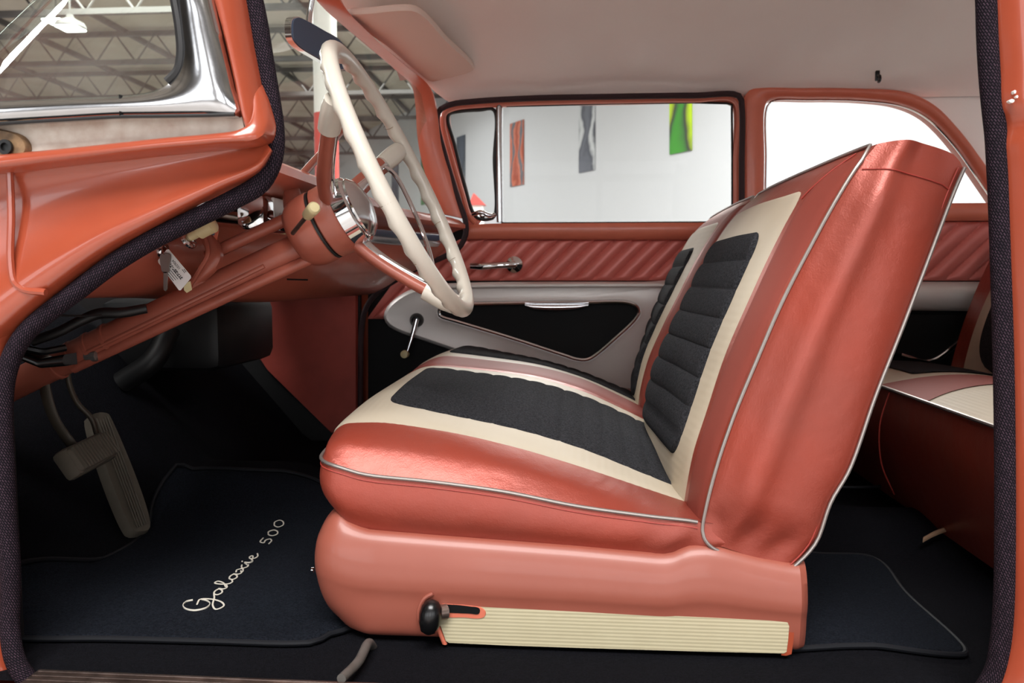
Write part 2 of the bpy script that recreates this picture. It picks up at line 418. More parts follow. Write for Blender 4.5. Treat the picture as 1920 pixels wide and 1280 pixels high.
for nm, (u0, u1), vt, c1, c2, c3, sc, di, lab in ban:
    mtop = (522 - vt) / max(((u0 + u1) / 2 - 111), 1)
    def vv(u, s): return 522 - s * (u - 111)
    poly = [PW(u0, vv(u0, mtop), .03), PW(u1, vv(u1, mtop), .03), PW(u1, vv(u1, .203), .03), PW(u0, vv(u0, .203), .03)]
    o = MB().prism(poly, -wn * .02).build('wall_banner', banner_mat(nm, c1, c2, c3, sc, di), None, loc=np.mean(poly, 0))
    tag(o, lab, 'banner', 'banners hung on the showroom wall')

def ray(u, v, dist):
    d = R_ * (u - 960) / F + UP * (640 - v) / F + FW
    return CAM + d * dist
# white post with a red foot band beyond the windshield
p = ray(612, 250, 7.0)
ps = thing('white_post', (p[0], p[1], GZ), 'tall white post with red lower part seen through the windshield behind the mirror', 'post')
zr = ray(612, 214, 7.0)[2]
M['white'] = mat('white_enamel', (240, 238, 232), .4)
M['red'] = mat('red_enamel', (210, 84, 78), .4)
MB().lathe([(zr - GZ, .1), (CEIL - .75 - GZ, .1)], (p[0], p[1], GZ), (0, 0, 1), 24).build('shaft', M['white'], ps)
MB().lathe([(0, .16), (.04, .16), (.05, .102), (zr - GZ, .102)], (p[0], p[1], GZ), (0, 0, 1), 24).build('lower_sleeve', M['red'], ps)
# glowing lamps added ahead of the car to stand for reflections in the windshield
M['lamp'] = bpy.data.materials.new('reflection_glow'); M['lamp'].use_nodes = True
_b = M['lamp'].node_tree.nodes['Principled BSDF']; _b.inputs['Emission Color'].default_value = (1, .99, .97, 1); _b.inputs['Emission Strength'].default_value = 14
for i_, (u, v, dd, lab) in enumerate(((132, 52, 13.0, 'bright lamp reflection in the near windshield corner, set as an added lamp'), (106, 40, 14.0, 'second lamp reflection, left beside the bright one in windshield corner'))):
    p = ray(u, v, dd)
    lp_ = thing('lamp_reflection', p, lab, 'lamp', 'lamp reflections in the windshield')
    MB().lathe([(0, .05), (.06, .07), (.12, .20), (.2, .24)], p + [0, 0, .2], (0, 0, -1), 24).build('reflector', M['joist'], lp_)
    MB().box(p + [0, 0, .0], (.34, .34, .05), bev=.02).build('lamp_lens', M['lamp'], lp_)
    MB().tube([p + [0, 0, .2], [p[0], p[1], CEIL]], .015, 6).build('drop_rod', M['joist'], lp_)
# little red-capped white stand beyond the vent window
p = ray(896, 385, 12.0)
ks = thing('display_stand', (p[0], p[1], GZ), 'white stand with red pitched top seen through the vent window', 'stand')
zt = p[2]
MB().box((p[0], p[1], (zt + GZ) / 2), (.17, .17, zt - GZ), bev=.01).build('body', M['white'], ks)
rm = MB(); w = .12
rm.add([(p[0] - w, p[1] - w, zt), (p[0] + w, p[1] - w, zt), (p[0] + w, p[1] + w, zt), (p[0] - w, p[1] + w, zt), (p[0] - .05, p[1] - w, zt + .17), (p[0] - .05, p[1] + w, zt + .17)],
       [(0, 1, 4), (2, 3, 5), (1, 2, 5, 4), (3, 0, 4, 5), (0, 3, 2, 1)])
rm.build('pitched_cap', M['red'], ks)

# ------------------------------------------------------------------ car body shell
body = thing('vintage_car', (0, 0.79, 0), 'coral painted car shell with pillars, headliner, carpet and windlace around the open doorway', 'car')
# carpet: floor, tunnel, toe board, firewall
def floor_z(x, y):
    z = 0.0 * x - .004
    z = z + .10 * np.exp(-((y - .79) / .15) ** 2) * np.clip((-.15 - x) / .5, 0, 1)          # tunnel, front
    z = z + .05 * np.exp(-((y - .79) / .13) ** 2) * np.clip((x - .3) / .3, 0, 1)
    z = z + np.clip((-.86 - x), 0, 1) * 1.15                                           # toe board
    z = z - .03 * np.clip((x - .42) / .2, 0, 1)
    return z
xs = np.linspace(-1.25, 1.3, 90); ys = np.linspace(-.035, 1.54, 70)
X, Y = np.meshgrid(xs, ys, indexing='ij')
MB().grid(np.stack([X, Y, floor_z(X, Y)], -1)).build('carpet', M['carpet'], body)
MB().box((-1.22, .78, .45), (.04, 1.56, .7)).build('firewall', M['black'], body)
# outer skins that close the shell
MB().box((.2, 1.63, .12), (3.6, .03, 1.1)).build('far_side_panel', M['paint'], body)
# kick panels
MB().prism(PL([(668, 548), (669, 810), (620, 812), (500, 694), (478, 660), (478, 600), (520, 540)], 1.5), (0, .02, 0), .003).build('kick_panel', M['kick'], body)
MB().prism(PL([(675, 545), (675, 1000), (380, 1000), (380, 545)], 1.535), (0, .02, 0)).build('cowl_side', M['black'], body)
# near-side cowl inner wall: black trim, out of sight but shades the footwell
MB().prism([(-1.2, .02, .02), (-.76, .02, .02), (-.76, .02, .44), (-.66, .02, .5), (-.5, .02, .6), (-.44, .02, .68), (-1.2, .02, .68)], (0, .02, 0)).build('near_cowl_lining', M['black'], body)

# headliner: crowned cloth with puckers
xs = np.linspace(0, 1, 80); ys = np.concatenate([np.linspace(.06, 1.47, 60), [1.50, 1.535]])
X, Y = np.meshgrid(xs, ys, indexing='ij')
x0_ = np.interp(np.abs(ys - .765), [0, .135, .315, .495, .635, .72, .78], [-.615, -.60, -.575, -.525, -.46, -.42, -.36])
X = x0_[None, :] + X * (1.95 - x0_[None, :])
hz = 1.075 + .135 * (1 - np.minimum(1, np.abs((Y - .765) / .705)) ** 2.3)
hz = np.where(Y > 1.47, 1.075 - (Y - 1.47) * .5, hz)
hz += -.10 * np.clip((X - 1.1) / .85, 0, 1) ** 2 + -.02 * np.clip((-.25 - X) / .4, 0, 1)
for u, v in ((1192, 122), (1480, 105), (1190, 60), (1560, 60)):
    c = P(u, v, 1.33)
    hz += -.015 * np.exp(-(((X - c[0]) / .05) ** 2 + ((Y - c[1]) / .07) ** 2)) + .006 * np.exp(-(((X - c[0]) / .16) ** 2 + ((Y - c[1]) / .2) ** 2))
for c in (-.1, .35, .8, 1.2):
    hz += -.006 * np.exp(-((X - c) / .02) ** 2)
MB().grid(np.stack([X, Y, hz], -1)).build('headliner', M['headliner'], body)
MB().prism(PL([(1560, 150), (1640, 110), (1990, 110), (1990, 470), (1900, 385), (1850, 312), (1800, 245), (1752, 197), (1700, 176), (1620, 168)], 1.542), (0, .01, 0)).build('sail_panel', M['headliner'], body)
# coat hook
hp = P(1645, 142, 1.43)
hk = MB(); hk.box(hp, (.012, .01, .03), bev=.003); hk.tube(crv([hp + [0, -.004, .0], hp + [0, -.02, -.006], hp + [0, -.022, -.016], hp + [0, -.012, -.02]], 14), .004, 8)
tag(hk.build('coat_hook', M['black_gloss'], body), 'small dark coat hook on headliner')

# windshield glass: one wrapped sheet
bot = crv([(-.41, -.035, .712), (-.55, -.052, .722), (-.69, -.05, .728), (-.86, .04, .735), (-.97, .3, .745), (-1.0, .79, .75), (-.97, 1.25, .745), (-.83, 1.5, .735), (-.62, 1.53, .725), (-.415, 1.48, .71)], 60)
top = crv([(-.44, .06, 1.10), (-.47, .08, 1.112), (-.50, .13, 1.122), (-.53, .22, 1.132), (-.57, .45, 1.15), (-.605, .79, 1.16), (-.595, 1.05, 1.142), (-.555, 1.2, 1.117), (-.505, 1.33, 1.09), (-.462, 1.41, 1.06)], 60)
rows = []
for t in np.linspace(0, 1, 14):
    g = bot * (1 - t) + top * t
    g = g + np.stack([-.05 * math.sin(math.pi * t) * np.sin(np.linspace(0, math.pi, 60)), -.03 * math.sin(math.pi * t) * np.cos(np.linspace(0, math.pi, 60)), 0 * g[:, 0]], 1)
    rows.append(g)
wo = MB().grid(rows).build('windshield_glass', M['wind_glass'], body)
# far header and pillar
hl = PY([(585, -12, .86), (597, 5, .9), (665, 65, 1.08), (730, 120, 1.26), (772, 162, 1.40), (779, 200, 1.45), (783, 260, 1.46), (797, 325, 1.47), (826, 400, 1.48)])
hr = PY([(622, -30, .86), (642, 8, .9), (706, 75, 1.08), (762, 125, 1.26), (806, 164, 1.40), (818, 205, 1.45), (828, 275, 1.46), (850, 345, 1.47), (872, 410, 1.48)])
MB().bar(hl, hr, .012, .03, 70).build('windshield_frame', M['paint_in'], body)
# near windshield: chrome moulding, gasket, primer strip, flange, ledge
inner = PL([(-60, 194), (0, 190), (120, 184), (220, 180), (280, 172), (318, 156), (337, 130), (343, 100), (340, 60), (333, 0), (326, -60)], -.055) + PY([(312, -200, -.02), (300, -330, .03)])
outer = PL([(-60, 234), (0, 230), (120, 223), (225, 217), (300, 216), (390, 214.5), (441, 213), (431, 160), (416, 95), (393, 0), (380, -60)], -.055) + PY([(358, -200, -.02), (340, -330, .03)])
ch = MB().bar(inner, outer, .009, .02, 90, 11).build('windshield_molding', M['chrome_worn'], body)
tag(ch, 'worn chrome molding around windshield corner')
MB().tube(crv(PL([(-60, 235), (0, 231.5), (120, 224.5), (225, 218.5), (300, 217.5), (390, 216), (440, 214.5)], -.0585), 60), .0022, 6).build('molding_seal', M['gasket'], ch)
cap = MB(); cap.bar(PL([(224, 178), (225, 218)], -.0585), PL([(227, 178), (228, 218)], -.0585), .003, .004, 6, 3)
cap.build('molding_joint', M['gasket'], ch)
MB().tube(crv(PL([(316, -60), (327, 0), (336, 55), (339, 100), (333, 132), (314, 153)], -.052), 40), .0055, 8).build('glass_gasket', M['gasket'], body)
MB().prism(PL([(-60, 224), (300, 208), (440, 205), (452, 215), (464, 262), (300, 276), (-60, 310)], -.035), (0, .012, 0)).build('pillar_seam_strip', M['primer'], body)
MB().prism(PL([(370, -60), (420, -60), (440, 60), (470, 215), (470, 250), (430, 225), (405, 60)], -.028), (0, .012, 0)).build('pillar_recess', M['gasket'], body)
fl = MB().bar(PY([(346, -330, .045), (362, -200, .0)]) + PL([(386, -60), (402, 0), (421, 70), (439, 150), (452, 215), (464, 250)], -.04), PY([(410, -330, .075), (424, -200, .035)]) + PL([(444, -60), (456, 0), (469, 70), (484, 140), (499, 215), (510, 268)], -.012), .012, .03, 60)
fl.build('pillar_flange', M['paint'], body)
lg = MB().bar(PL([(-60, 297), (0, 290), (150, 275), (300, 259), (400, 250), (448, 243)], -.052) + PY([(466, 232, -.047), (474, 210, -.038), (474, 165, -.02)]), PL([(-60, 324), (0, 317), (150, 298), (300, 281), (400, 272), (462, 265)], -.054) + PY([(488, 257, -.048), (502, 236, -.036), (505, 205, -.018), (498, 160, .0)]), .006, .04, 60)
lg.build('pillar_ledge', M['paint'], body)
# hinge plate peeping under the moulding
hg = MB().prism(crv(PL([(-30, 244), (20, 246), (42, 258), (50, 276), (44, 290), (-30, 296)], -.045), 30, True), (0, .01, 0), .002).build('hinge_plate', M['rust'], body)
MB().lathe([(0, .009), (.004, .009), (.004, .005), (-.004, .005)], P(12, 276, -.047), (0, -1, 0), 18).build('hinge_hole', M['black'], hg)
# painted hinge pillar face below the ledge, rolled to the doorway edge
A = [(-60, 326), (30, 314), (100, 304), (200, 292), (300, 281), (400, 271), (465, 264), (497, 264)]
B = [(-60, 700), (42, 606), (105, 552), (192, 486), (300, 424), (408, 366), (492, 322), (512, 285)]
rows = []
prof = [(0, -.03), (.06, -.018), (.2, -.012), (.42, -.016), (.62, -.022), (.76, -.028), (.88, -.024), (1.0, 0.002)]
for t, yy in prof:
    rows.append([P(a[0] * (1 - t) + b[0] * t, a[1] * (1 - t) + b[1] * t, yy) for a, b in zip(A, B)])
rows = [crv(r, 50) for r in rows]
G = np.array(rows); tt = np.linspace(0, 1, 30)
G = pchip([p[0] for p in prof], G, tt)
pf = MB().grid(G).build('hinge_pillar', M['paint'], body)
MB().tube(crv(PL([(18, 318), (21, 400), (20, 490), (27, 528), (44, 542), (86, 548)], -.026), 40), .0045, 8).build('pillar_bead', M['paint'], pf)
MB().bar(PL([(-90, 540), (-80, 700), (-80, 1000), (-80, 1200), (-60, 1330)], -.02), PL([(40, 570), (-4, 690), (2, 1000), (10, 1200), (60, 1330)], .0), .012, .012, 40).build('pillar_lower', M['paint'], body)
# rear door pillar on the near side
rl = [(1866, -60), (1869, 0), (1872, 60), (1876, 130), (1878, 203), (1889, 224), (1891, 246), (1886, 264), (1889, 320), (1895, 480), (1902, 680), (1905, 900), (1905, 1050), (1902, 1160), (1893, 1225), (1872, 1290), (1840, 1340)]
rr_ = [(2010 + 0 * i, v) for i, (u, v) in enumerate(rl)]
MB().bar(PY([(1851, -340, .05), (1856, -200, .02)]) + PL([(u - 5, v) for u, v in rl], -.004), PY([(1990, -340, .03), (2000, -200, .0)]) + PL(rr_, -.03), .016, .012, 120, 15).build('lock_pillar', M['paint'], body)
# windlace round the near doorway
lace = [(462, -60), (475, 0), (485, 50), (496, 120), (506, 180), (514, 235), (515, 275), (508, 310), (487, 345), (440, 373), (370, 408), (285, 450), (210, 496), (145, 545), (88, 588), (50, 622), (25, 662), (9, 715), (5, 790), (9, 880), (13, 970), (19, 1050), (20, 1120), (19, 1180), (30, 1240), (62, 1285), (120, 1330)]
yl = np.interp([v for u, v in lace], [-60, 300, 600, 1150, 1245, 1330], [.012, .0, .0, -.004, -.024, -.032])
MB().tube(crv(PY([(424, -320, .075), (438, -200, .045)]) + [P(u, v, y) for (u, v), y in zip(lace, yl)], 170), .0122, 14).build('front_windlace', M['lace'], body)
lace2 = [(1848, -60), (1851, 0), (1853, 70), (1857, 140), (1863, 205), (1868, 250), (1871, 300), (1874, 360), (1878, 480), (1883, 660), (1886, 860), (1886, 1010), (1884, 1120), (1878, 1200), (1866, 1260), (1830, 1320)]
MB().tube(crv(PY([(1838, -340, .06), (1843, -200, .03)]) + PL(lace2, .004), 140), .0125, 14).build('rear_windlace', M['lace'], body)
# near roof rail, roof skin and the rear quarter behind the doorway
xr = np.linspace(-.47, 1.5, 24); zr_ = 1.115 - .02 * np.clip((xr - .8) / .7, 0, 1) ** 2 * 3
MB().bar([(x, .03, z - .03) for x, z in zip(xr, zr_)], [(x, .05, z + .05) for x, z in zip(xr, zr_)], .012, .03, 40).build('roof_rail', M['paint'], body)
MB().tube([(x, .065, z - .035) for x, z in zip(xr[:12], zr_[:12])], .0115, 12).build('roof_windlace', M['lace'], body)
X2, Y2 = np.meshgrid(np.linspace(-.55, 1.95, 30), np.linspace(.04, 1.54, 24), indexing='ij')
MB().grid(np.stack([X2, Y2, 1.16 + .12 * (1 - np.abs((Y2 - .79) / .75) ** 2.4) - .11 * np.clip((X2 - 1.1) / .85, 0, 1) ** 2 - .04 * np.clip((-.2 - X2) / .35, 0, 1)], -1)).build('roof_skin', M['paint'], body)
MB().box((1.27, -.045, .24), (1.36, .03, .84), bev=.012).build('near_quarter_panel', M['paint'], body)
MB().prism([(1.30, .0, .64), (1.95, .0, .64), (1.95, .05, 1.0), (1.45, .05, 1.1), (1.40, .05, 1.0)], (0, .02, 0)).build('near_sail_panel', M['paint'], body)
for i_, (u, v, w_, h_) in enumerate(((1897, 189, .003, .002), (1903, 172, .0012, .002), (1907, 181, .0012, .0016))):
    c_ = P(u, v, -.0225); MB().prism(crv([c_ + [-w_, 0, 0], c_ + [0, 0, h_], c_ + [w_, 0, h_ * .3], c_ + [w_ * .4, 0, -h_]], 12, True), (0, .006, 0)).build('paint_chip', M['white'], body)
# sill and scuff plate
MB().box((-.1, -.115, -.07), (1.5, .16, .14), bev=.02).build('sill', M['paint'], body)
sp = MB(); sp.box((-.27, -.064, .0085), (.84, .066, .006), bev=.002)
for k in range(5):
    sp.box((-.27, -.084 + .011 * k, .0125), (.83, .003, .003), bev=.0008)
sp.build('scuff_plate', M['alu'], body)

# far door opening: windlace, belt
fl2 = [(1391, 400), (1391, 300), (1391, 200), (1386, 180), (1300, 179), (1150, 181), (1000, 184), (890, 190), (845, 196), (823, 208), (819, 228), (834, 290), (858, 370), (873, 415), (873, 440), (861, 464), (835, 480), (790, 499), (740, 526), (706, 550), (686, 578), (678, 620), (676, 700), (676, 830)]
MB().tube(crv(PL(fl2, 1.475), 150), .0085, 10).build('far_door_windlace', M['far_lace'], body)
# far centre pillar and quarter window frame
qo = [(1396, 420), (1396, 300), (1397, 180), (1410, 167), (1500, 165), (1620, 166), (1700, 173), (1752, 197), (1800, 245), (1850, 312), (1900, 385)]
qi = [(1431, 420), (1433, 300), (1434, 200), (1442, 187), (1520, 184), (1620, 186), (1690, 195), (1738, 216), (1786, 262), (1846, 345), (1880, 395)]
MB().bar(PL(qo, 1.495), PL(qi, 1.505), .01, .06, 90).build('quarter_window_frame', M['paint_in'], body)
MB().tube(crv(PL([(1434, 400), (1436, 300), (1437, 203), (1446, 190), (1520, 187), (1620, 189), (1688, 198), (1735, 220), (1782, 265), (1842, 348), (1880, 404)], 1.52), 60), .003, 6).build('quarter_glass_channel', M['chrome'], body)
MB().bar(PL([(1393, 384), (1600, 382), (1900, 380)], 1.495), PL([(1393, 415), (1600, 414), (1900, 413)], 1.495), .012, .03, 20).build('quarter_belt', M['paint_in'], body)
MB().prism(PL([(1428, 400), (1428, 188), (1442, 184), (1520, 181), (1620, 183), (1692, 192), (1742, 214), (1790, 260), (1850, 343), (1884, 400)], 1.535), (0, .004, 0)).build('quarter_glass', M['glass'], body)

# ------------------------------------------------------------------ pleated panel builder
def pleats(x_left, x1, z0, z1, y, depth, nz, nx, pitch=.057, phase=0.0):
    rows = []
    for z in np.linspace(z0, z1, nz):
        xl = x_left(z)
        x = np.linspace(xl, x1, nx)
        ph = (x - (z) + phase) / pitch
        h = depth * np.abs(np.sin(math.pi * ph)) ** .55
        edge = min(z - z0, z1 - z) / .01
        h = h * min(1, max(0, edge)) ** .5
        rows.append(np.stack([x, y - h, np.full(nx, z)], 1))
    return np.array(rows)

# ------------------------------------------------------------------ quarter trim panel (far rear)
qp = thing('quarter_trim_panel', (1.05, 1.53, 0), 'trim panel behind the front seat with red pleats above a silver armrest', 'trim panel')
MB().prism(PL([(1385, 400), (1900, 398), (1900, 1010), (1385, 1010)], 1.545), (0, .02, 0)).build('backing_board', M['recess'], qp)
MB().grid(pleats(lambda z: .5, 1.30, P(1730, 526, 1.53)[2], P(1730, 416, 1.53)[2], 1.535, .013, 40, 260, .066, .02)).build('pleated_panel', M['vinyl_door'], qp)
MB().bar(PL([(1385, 527), (1700, 528), (1900, 528)], 1.53), PL([(1385, 582), (1700, 582), (1900, 584)], 1.53), .03, .02, 30).build('armrest', M['silver'], qp)
rc = MB().prism(PL([(1600, 586), (1862, 588), (1820, 632), (1765, 676), (1740, 682), (1600, 640)], 1.525), (0, .015, 0), .004).build('recess_pocket', M['recess'], qp)
MB().tube(crv(PL([(1690, 664), (1735, 676), (1748, 674), (1764, 666), (1810, 627), (1850, 590)], 1.517), 40), .0045, 8).build('recess_bezel', M['chrome'], rc)

# ------------------------------------------------------------------ passenger door
dr = thing('passenger_door', (.0, 1.53, .05), 'closed far passenger door with red pleats, silver armrest and vent window', 'door')
MB().prism(PL([(690, 420), (880, 424), (1392, 420), (1392, 1005), (690, 1005)], 1.55), (0, .03, 0)).build('door_shell', M['recess'], dr)
MB().bar(PL([(868, 424), (900, 420), (1100, 418), (1390, 417)], 1.50), PL([(872, 449), (900, 448), (1100, 449), (1390, 449)], 1.51), .012, .03, 30).build('belt_rail', M['paint_in'], dr)
zt, zb = P(900, 448, 1.53)[2], P(690, 598, 1.53)[2]
def xl(z):
    return float(np.interp(z, [zb, P(770, 520, 1.53)[2], zt], [P(688, 598, 1.53)[0], P(745, 520, 1.53)[0], P(862, 448, 1.53)[0]]))
zm = P(770, 526, 1.53)[2]
pp = MB(); pp.grid(pleats(xl, .485, zm, zt, 1.54, .014, 44, 330, .057, .01))
pp.grid(pleats(xl, -.50, zb, zm + .002, 1.54, .014, 40, 90, .057, .01))
pp.build('pleated_panel', M['vinyl_door'], dr)
# silver armrest panel with its map pocket
oc = crv(PL([(720, 594), (727, 574), (746, 556), (772, 542), (805, 534), (870, 530), (1000, 528), (1200, 528), (1385, 528), (1388, 600), (1388, 700), (1380, 790), (1300, 800), (1200, 790), (1120, 750), (1000, 706), (900, 674), (800, 640), (748, 622), (728, 610)], 1.53), 160, True)
ic = crv(PL([(828, 590), (828, 578), (840, 571), (900, 570), (1000, 568), (1100, 567), (1172, 567), (1190, 573), (1196, 584), (1188, 598), (1150, 634), (1117, 662), (1101, 671), (1084, 671), (1058, 663), (960, 631), (850, 598), (836, 594)], 1.53), 160, True)
def ins(loop, d):
    c = loop.mean(0); t = np.roll(loop, -1, 0) - np.roll(loop, 1, 0); n = np.stack([-t[:, 2], 0 * t[:, 0], t[:, 0]], 1); n /= np.linalg.norm(n, axis=1)[:, None]
    if ((c - loop) * n).sum() < 0: n = -n
    return loop + n * d
def yset(l, y):
    l = l.copy(); l[:, 1] = y; return l
oc = np.roll(oc, -int(np.argmin(np.linalg.norm(oc - oc[0], axis=1))), 0)
ra = [yset(oc, 1.545), yset(ins(oc, .000), 1.525), yset(ins(oc, .004), 1.514), yset(ins(oc, .012), 1.508), yset(ins(oc, .022), 1.510),
      yset(ins(ic, -.022), 1.512), yset(ins(ic, -.010), 1.508), yset(ins(ic, -.003), 1.512), yset(ic, 1.535)]
ar = MB().grid(np.array(ra), closed_v=True).build('armrest', M['silver'], dr)
MB().bar(PL([(790, 536), (900, 531), (1385, 529)], 1.508), PL([(782, 545), (900, 541), (1385, 539)], 1.505), .009, .004, 40).build('armrest_roll', M['silver'], ar)
MB().prism(yset(ins(ic, -.004), 1.533), (0, .008, 0)).build('map_pocket', M['recess'], dr)
MB().tube(yset(ins(ic, -.002), 1.509), .0062, 8, True).build('pocket_bezel', M['chrome_worn'], dr)
hd = MB().bar(PL([(984, 570), (1000, 570), (1080, 570), (1104, 570)], 1.503), PL([(986, 574), (1002, 580), (1080, 580), (1102, 574)], 1.503), .008, .006, 30).build('pull_cup', M['chrome'], dr)
# inside door handle
hp0 = P(965, 496, 1.505)
hm = MB(); hm.lathe([(-.02, .018), (0, .019), (.006, .026), (.013, .025), (.018, .015), (.022, .006), (.023, .001)], hp0, (0, -1, 0), 28)
hm.build('handle_rose', M['chrome'], dr)
MB().tube(crv(PY([(966, 496, 1.475), (940, 497, 1.465), (905, 499, 1.468), (882, 499, 1.475)]), 24), [.010, .009, .009, .0105, .008], 12, flat=.6).build('door_handle', M['chrome'], dr)
# window crank with ivory knob
cm = P(781, 600, 1.505)
MB().lathe([(-.01, .022), (0, .022), (.012, .017), (.02, .012), (.021, .001)], cm, (0, -1, 0), 24).build('crank_boss', M['black_gloss'], dr)
ca = MB().tube(crv(PY([(781, 598, 1.482), (773, 630, 1.474), (763, 662, 1.468)]), 14), [.009, .007, .006], 10).build('window_crank', M['chrome'], dr)
MB().lathe([(0, .007), (.004, .011), (.016, .0125), (.024, .0115), (.027, .002)], P(762, 663, 1.478), (-.1, -1, 0), 20).build('crank_knob', M['knob'], ca)
# window frame
wf = [(1380, 418), (1380, 300), (1379, 190), (1300, 187), (1150, 189), (1000, 192), (900, 197), (850, 203), (833, 213), (831, 232), (845, 290), (866, 360), (880, 405), (892, 418)]
MB().tube(crv(PL(wf, 1.505), 120), .0085, 8).build('window_frame', M['paint_in'], dr)
MB().bar(PL([(1395, 420), (1395, 300), (1395, 182), (1385, 178), (1150, 182), (945, 188), (850, 196), (828, 206), (824, 226), (836, 285), (862, 370), (872, 420), (890, 430)], 1.532), PL([(1374, 420), (1374, 300), (1374, 200), (1366, 195), (1150, 196), (945, 200), (854, 210), (844, 213), (844, 230), (854, 270), (875, 350), (889, 398), (902, 413)], 1.532), .002, .012, 120, 5).build('frame_channel', M['paint_in'], dr)
wg = [(1373, 417), (1373, 300), (1372, 194), (1300, 192), (1150, 194), (950, 199)]
MB().tube(resample(PL(wg, 1.515), 60), .0035, 6).build('glass_run', M['gasket'], dr)
vf = crv(PL([(842, 214), (860, 209), (900, 206), (926, 206), (927, 300), (927, 405), (915, 411), (897, 409), (886, 396), (872, 350), (852, 270), (840, 226)], 1.515), 90, True)
vo = MB().tube(vf, .0055, 8, True).build('vent_window_seal', M['gasket'], dr)
MB().prism(crv(PL([(842, 214), (926, 206), (927, 405), (897, 409), (886, 396), (852, 270)], 1.522), 40, True), (0, .004, 0)).build('vent_glass', M['glass'], vo)
lt = MB(); lt.tube(crv(PY([(886, 402, 1.5), (902, 398, 1.49), (918, 404, 1.49), (928, 402, 1.5)]), 20), [.006, .008, .007, .006], 10)
lt.lathe([(0, .009), (.01, .009), (.014, .004)], P(905, 404, 1.497), (0, -1, 0), 14)
lt.build('vent_latch', M['chrome'], vo)
MB().bar(PL([(930, 195), (930, 300), (931, 416)], 1.505), PL([(942, 195), (942, 300), (943, 416)], 1.505), .007, .02, 20).build('division_bar', M['chrome_worn'], dr)
MB().prism(PL([(938, 190), (1380, 186), (1380, 420), (938, 420)], 1.522), (0, .004, 0)).build('window_glass', M['glass'], dr)
MB().bar(PL([(940, 416), (1380, 414)], 1.51), PL([(940, 420), (1380, 418)], 1.505), .003, .01, 10).build('belt_seal', M['gasket'], dr)

# ------------------------------------------------------------------ sun visor, mirror
c = P(770, 85, 1.15)
sv = thing('sun_visor', c, 'pale grained sun visor folded up under the headliner beside the windshield header', 'visor')
vp = crv(PY([(652, 27, .96), (700, 21, .94), (750, 16, .93), (778, 17, .94), (797, 28, .97), (840, 75, 1.13), (888, 122, 1.34), (890, 130, 1.36), (878, 136, 1.37), (840, 146, 1.38), (806, 152, 1.39), (795, 145, 1.38), (730, 90, 1.19)]), 80, True)
MB().prism(vp + np.array([0, -.004, -.004]), (-.003, .005, .014), .004).build('panel', M['visor'], sv)
MB().tube(crv(PY([(645, 24, .95), (652, 30, .97), (664, 40, 1.0)]), 8), .006, 8).build('pivot_rod', M['gasket'], sv)
mh = thing('rear_view_mirror', P(598, 76, .75), 'dark rear view mirror hanging on chrome rod behind steering wheel top', 'mirror')
mo = [(547, 37), (556, 31), (574, 38), (606, 56), (636, 74), (649, 92), (652, 116), (645, 131), (628, 127), (592, 108), (557, 85), (547, 70)]
t_ = [min(max((u - 547) / 105, 0), 1) for u, v in mo]
mp_ = crv([P(u, v, .66 + .19 * t) for (u, v), t in zip(mo, t_)], 60, True)
nrm = np.array([.93, -.30, -.1])
MB().prism(mp_, -nrm * .016).build('housing', M['chrome'], mh)
cc = mp_.mean(0)
MB().prism(cc + (mp_ - cc) * .96 + nrm * .0025, -nrm * .004).build('mirror_glass', M['mirror'], mh)
MB().tube(crv(PY([(578, 46, .735), (581, 20, .735), (588, -15, .73), (592, -40, .73)]), 20), [.007, .006, .0055, .008], 10).build('stem', M['chrome'], mh)

# ------------------------------------------------------------------ dashboard
dash = thing('dashboard', (-.6, .79, .46), 'coral painted metal dashboard with chrome trim behind the steering wheel', 'dashboard')
dprof = [(-.98, .735), (-.75, .722), (-.53, .708), (-.475, .698), (-.452, .685), (-.455, .668), (-.50, .655), (-.535, .64), (-.55, .615), (-.56, .585), (-.555, .562), (-.562, .54), (-.578, .515), (-.60, .488), (-.628, .468), (-.67, .462), (-.80, .47)]
ys = np.linspace(.055, 1.46, 50)
pr = crv([(x, 0, z) for x, z in dprof], 70)
rows = []
for y in ys:
    k = np.clip((y - 1.05) / .45, 0, 1) ** 1.6
    dx = .115 * k; near = np.clip((.22 - y) / .2, 0, 1)
    g = pr.copy(); g[:, 1] = y
    w = np.clip((g[:, 2] - .5) / .1, 0, 1)
    g[:, 0] += k * np.interp(g[:, 2], [.46, .51, .56, .585, .61, .655, .69, .72], [0, .037, .12, .17, .192, .155, .11, .05]) * np.clip((g[:, 0] + .8) / .2, 0, 1)
    nd = np.clip((.75 - y) / .5, 0, 1); nd = nd * nd * (3 - 2 * nd)
    g[:, 0] -= .105 * nd * np.clip((.655 - g[:, 2]) / .05, 0, 1)
    g[:, 2] += .02 * nd * np.clip((.53 - g[:, 2]) / .05, 0, 1)
    rows.append(g)
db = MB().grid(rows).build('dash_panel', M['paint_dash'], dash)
# chrome instrument strip across the face and far-end spear
xs_ = lambda y: -.548 - .05 * float(np.clip((.75 - y) / .5, 0, 1)) + .18 * np.clip((y - 1.05) / .45, 0, 1) ** 1.6
MB().bar([(xs_(y) + .012, y, .648) for y in np.linspace(.2, 1.42, 20)], [(xs_(y) - .0, y, .606) for y in np.linspace(.2, 1.42, 20)], .008, .01, 40, dirn=(1, 0, .2)).build('chrome_band', M['chrome_worn'], dash)
MB().bar([(xs_(y) + .024, y, .640) for y in np.linspace(.95, 1.40, 10)], [(xs_(y) + .018, y, .624) for y in np.linspace(.95, 1.40, 10)], .003, .006, 20, dirn=(1, 0, .2)).build('dark_band_inlay', M['mirror'], dash)
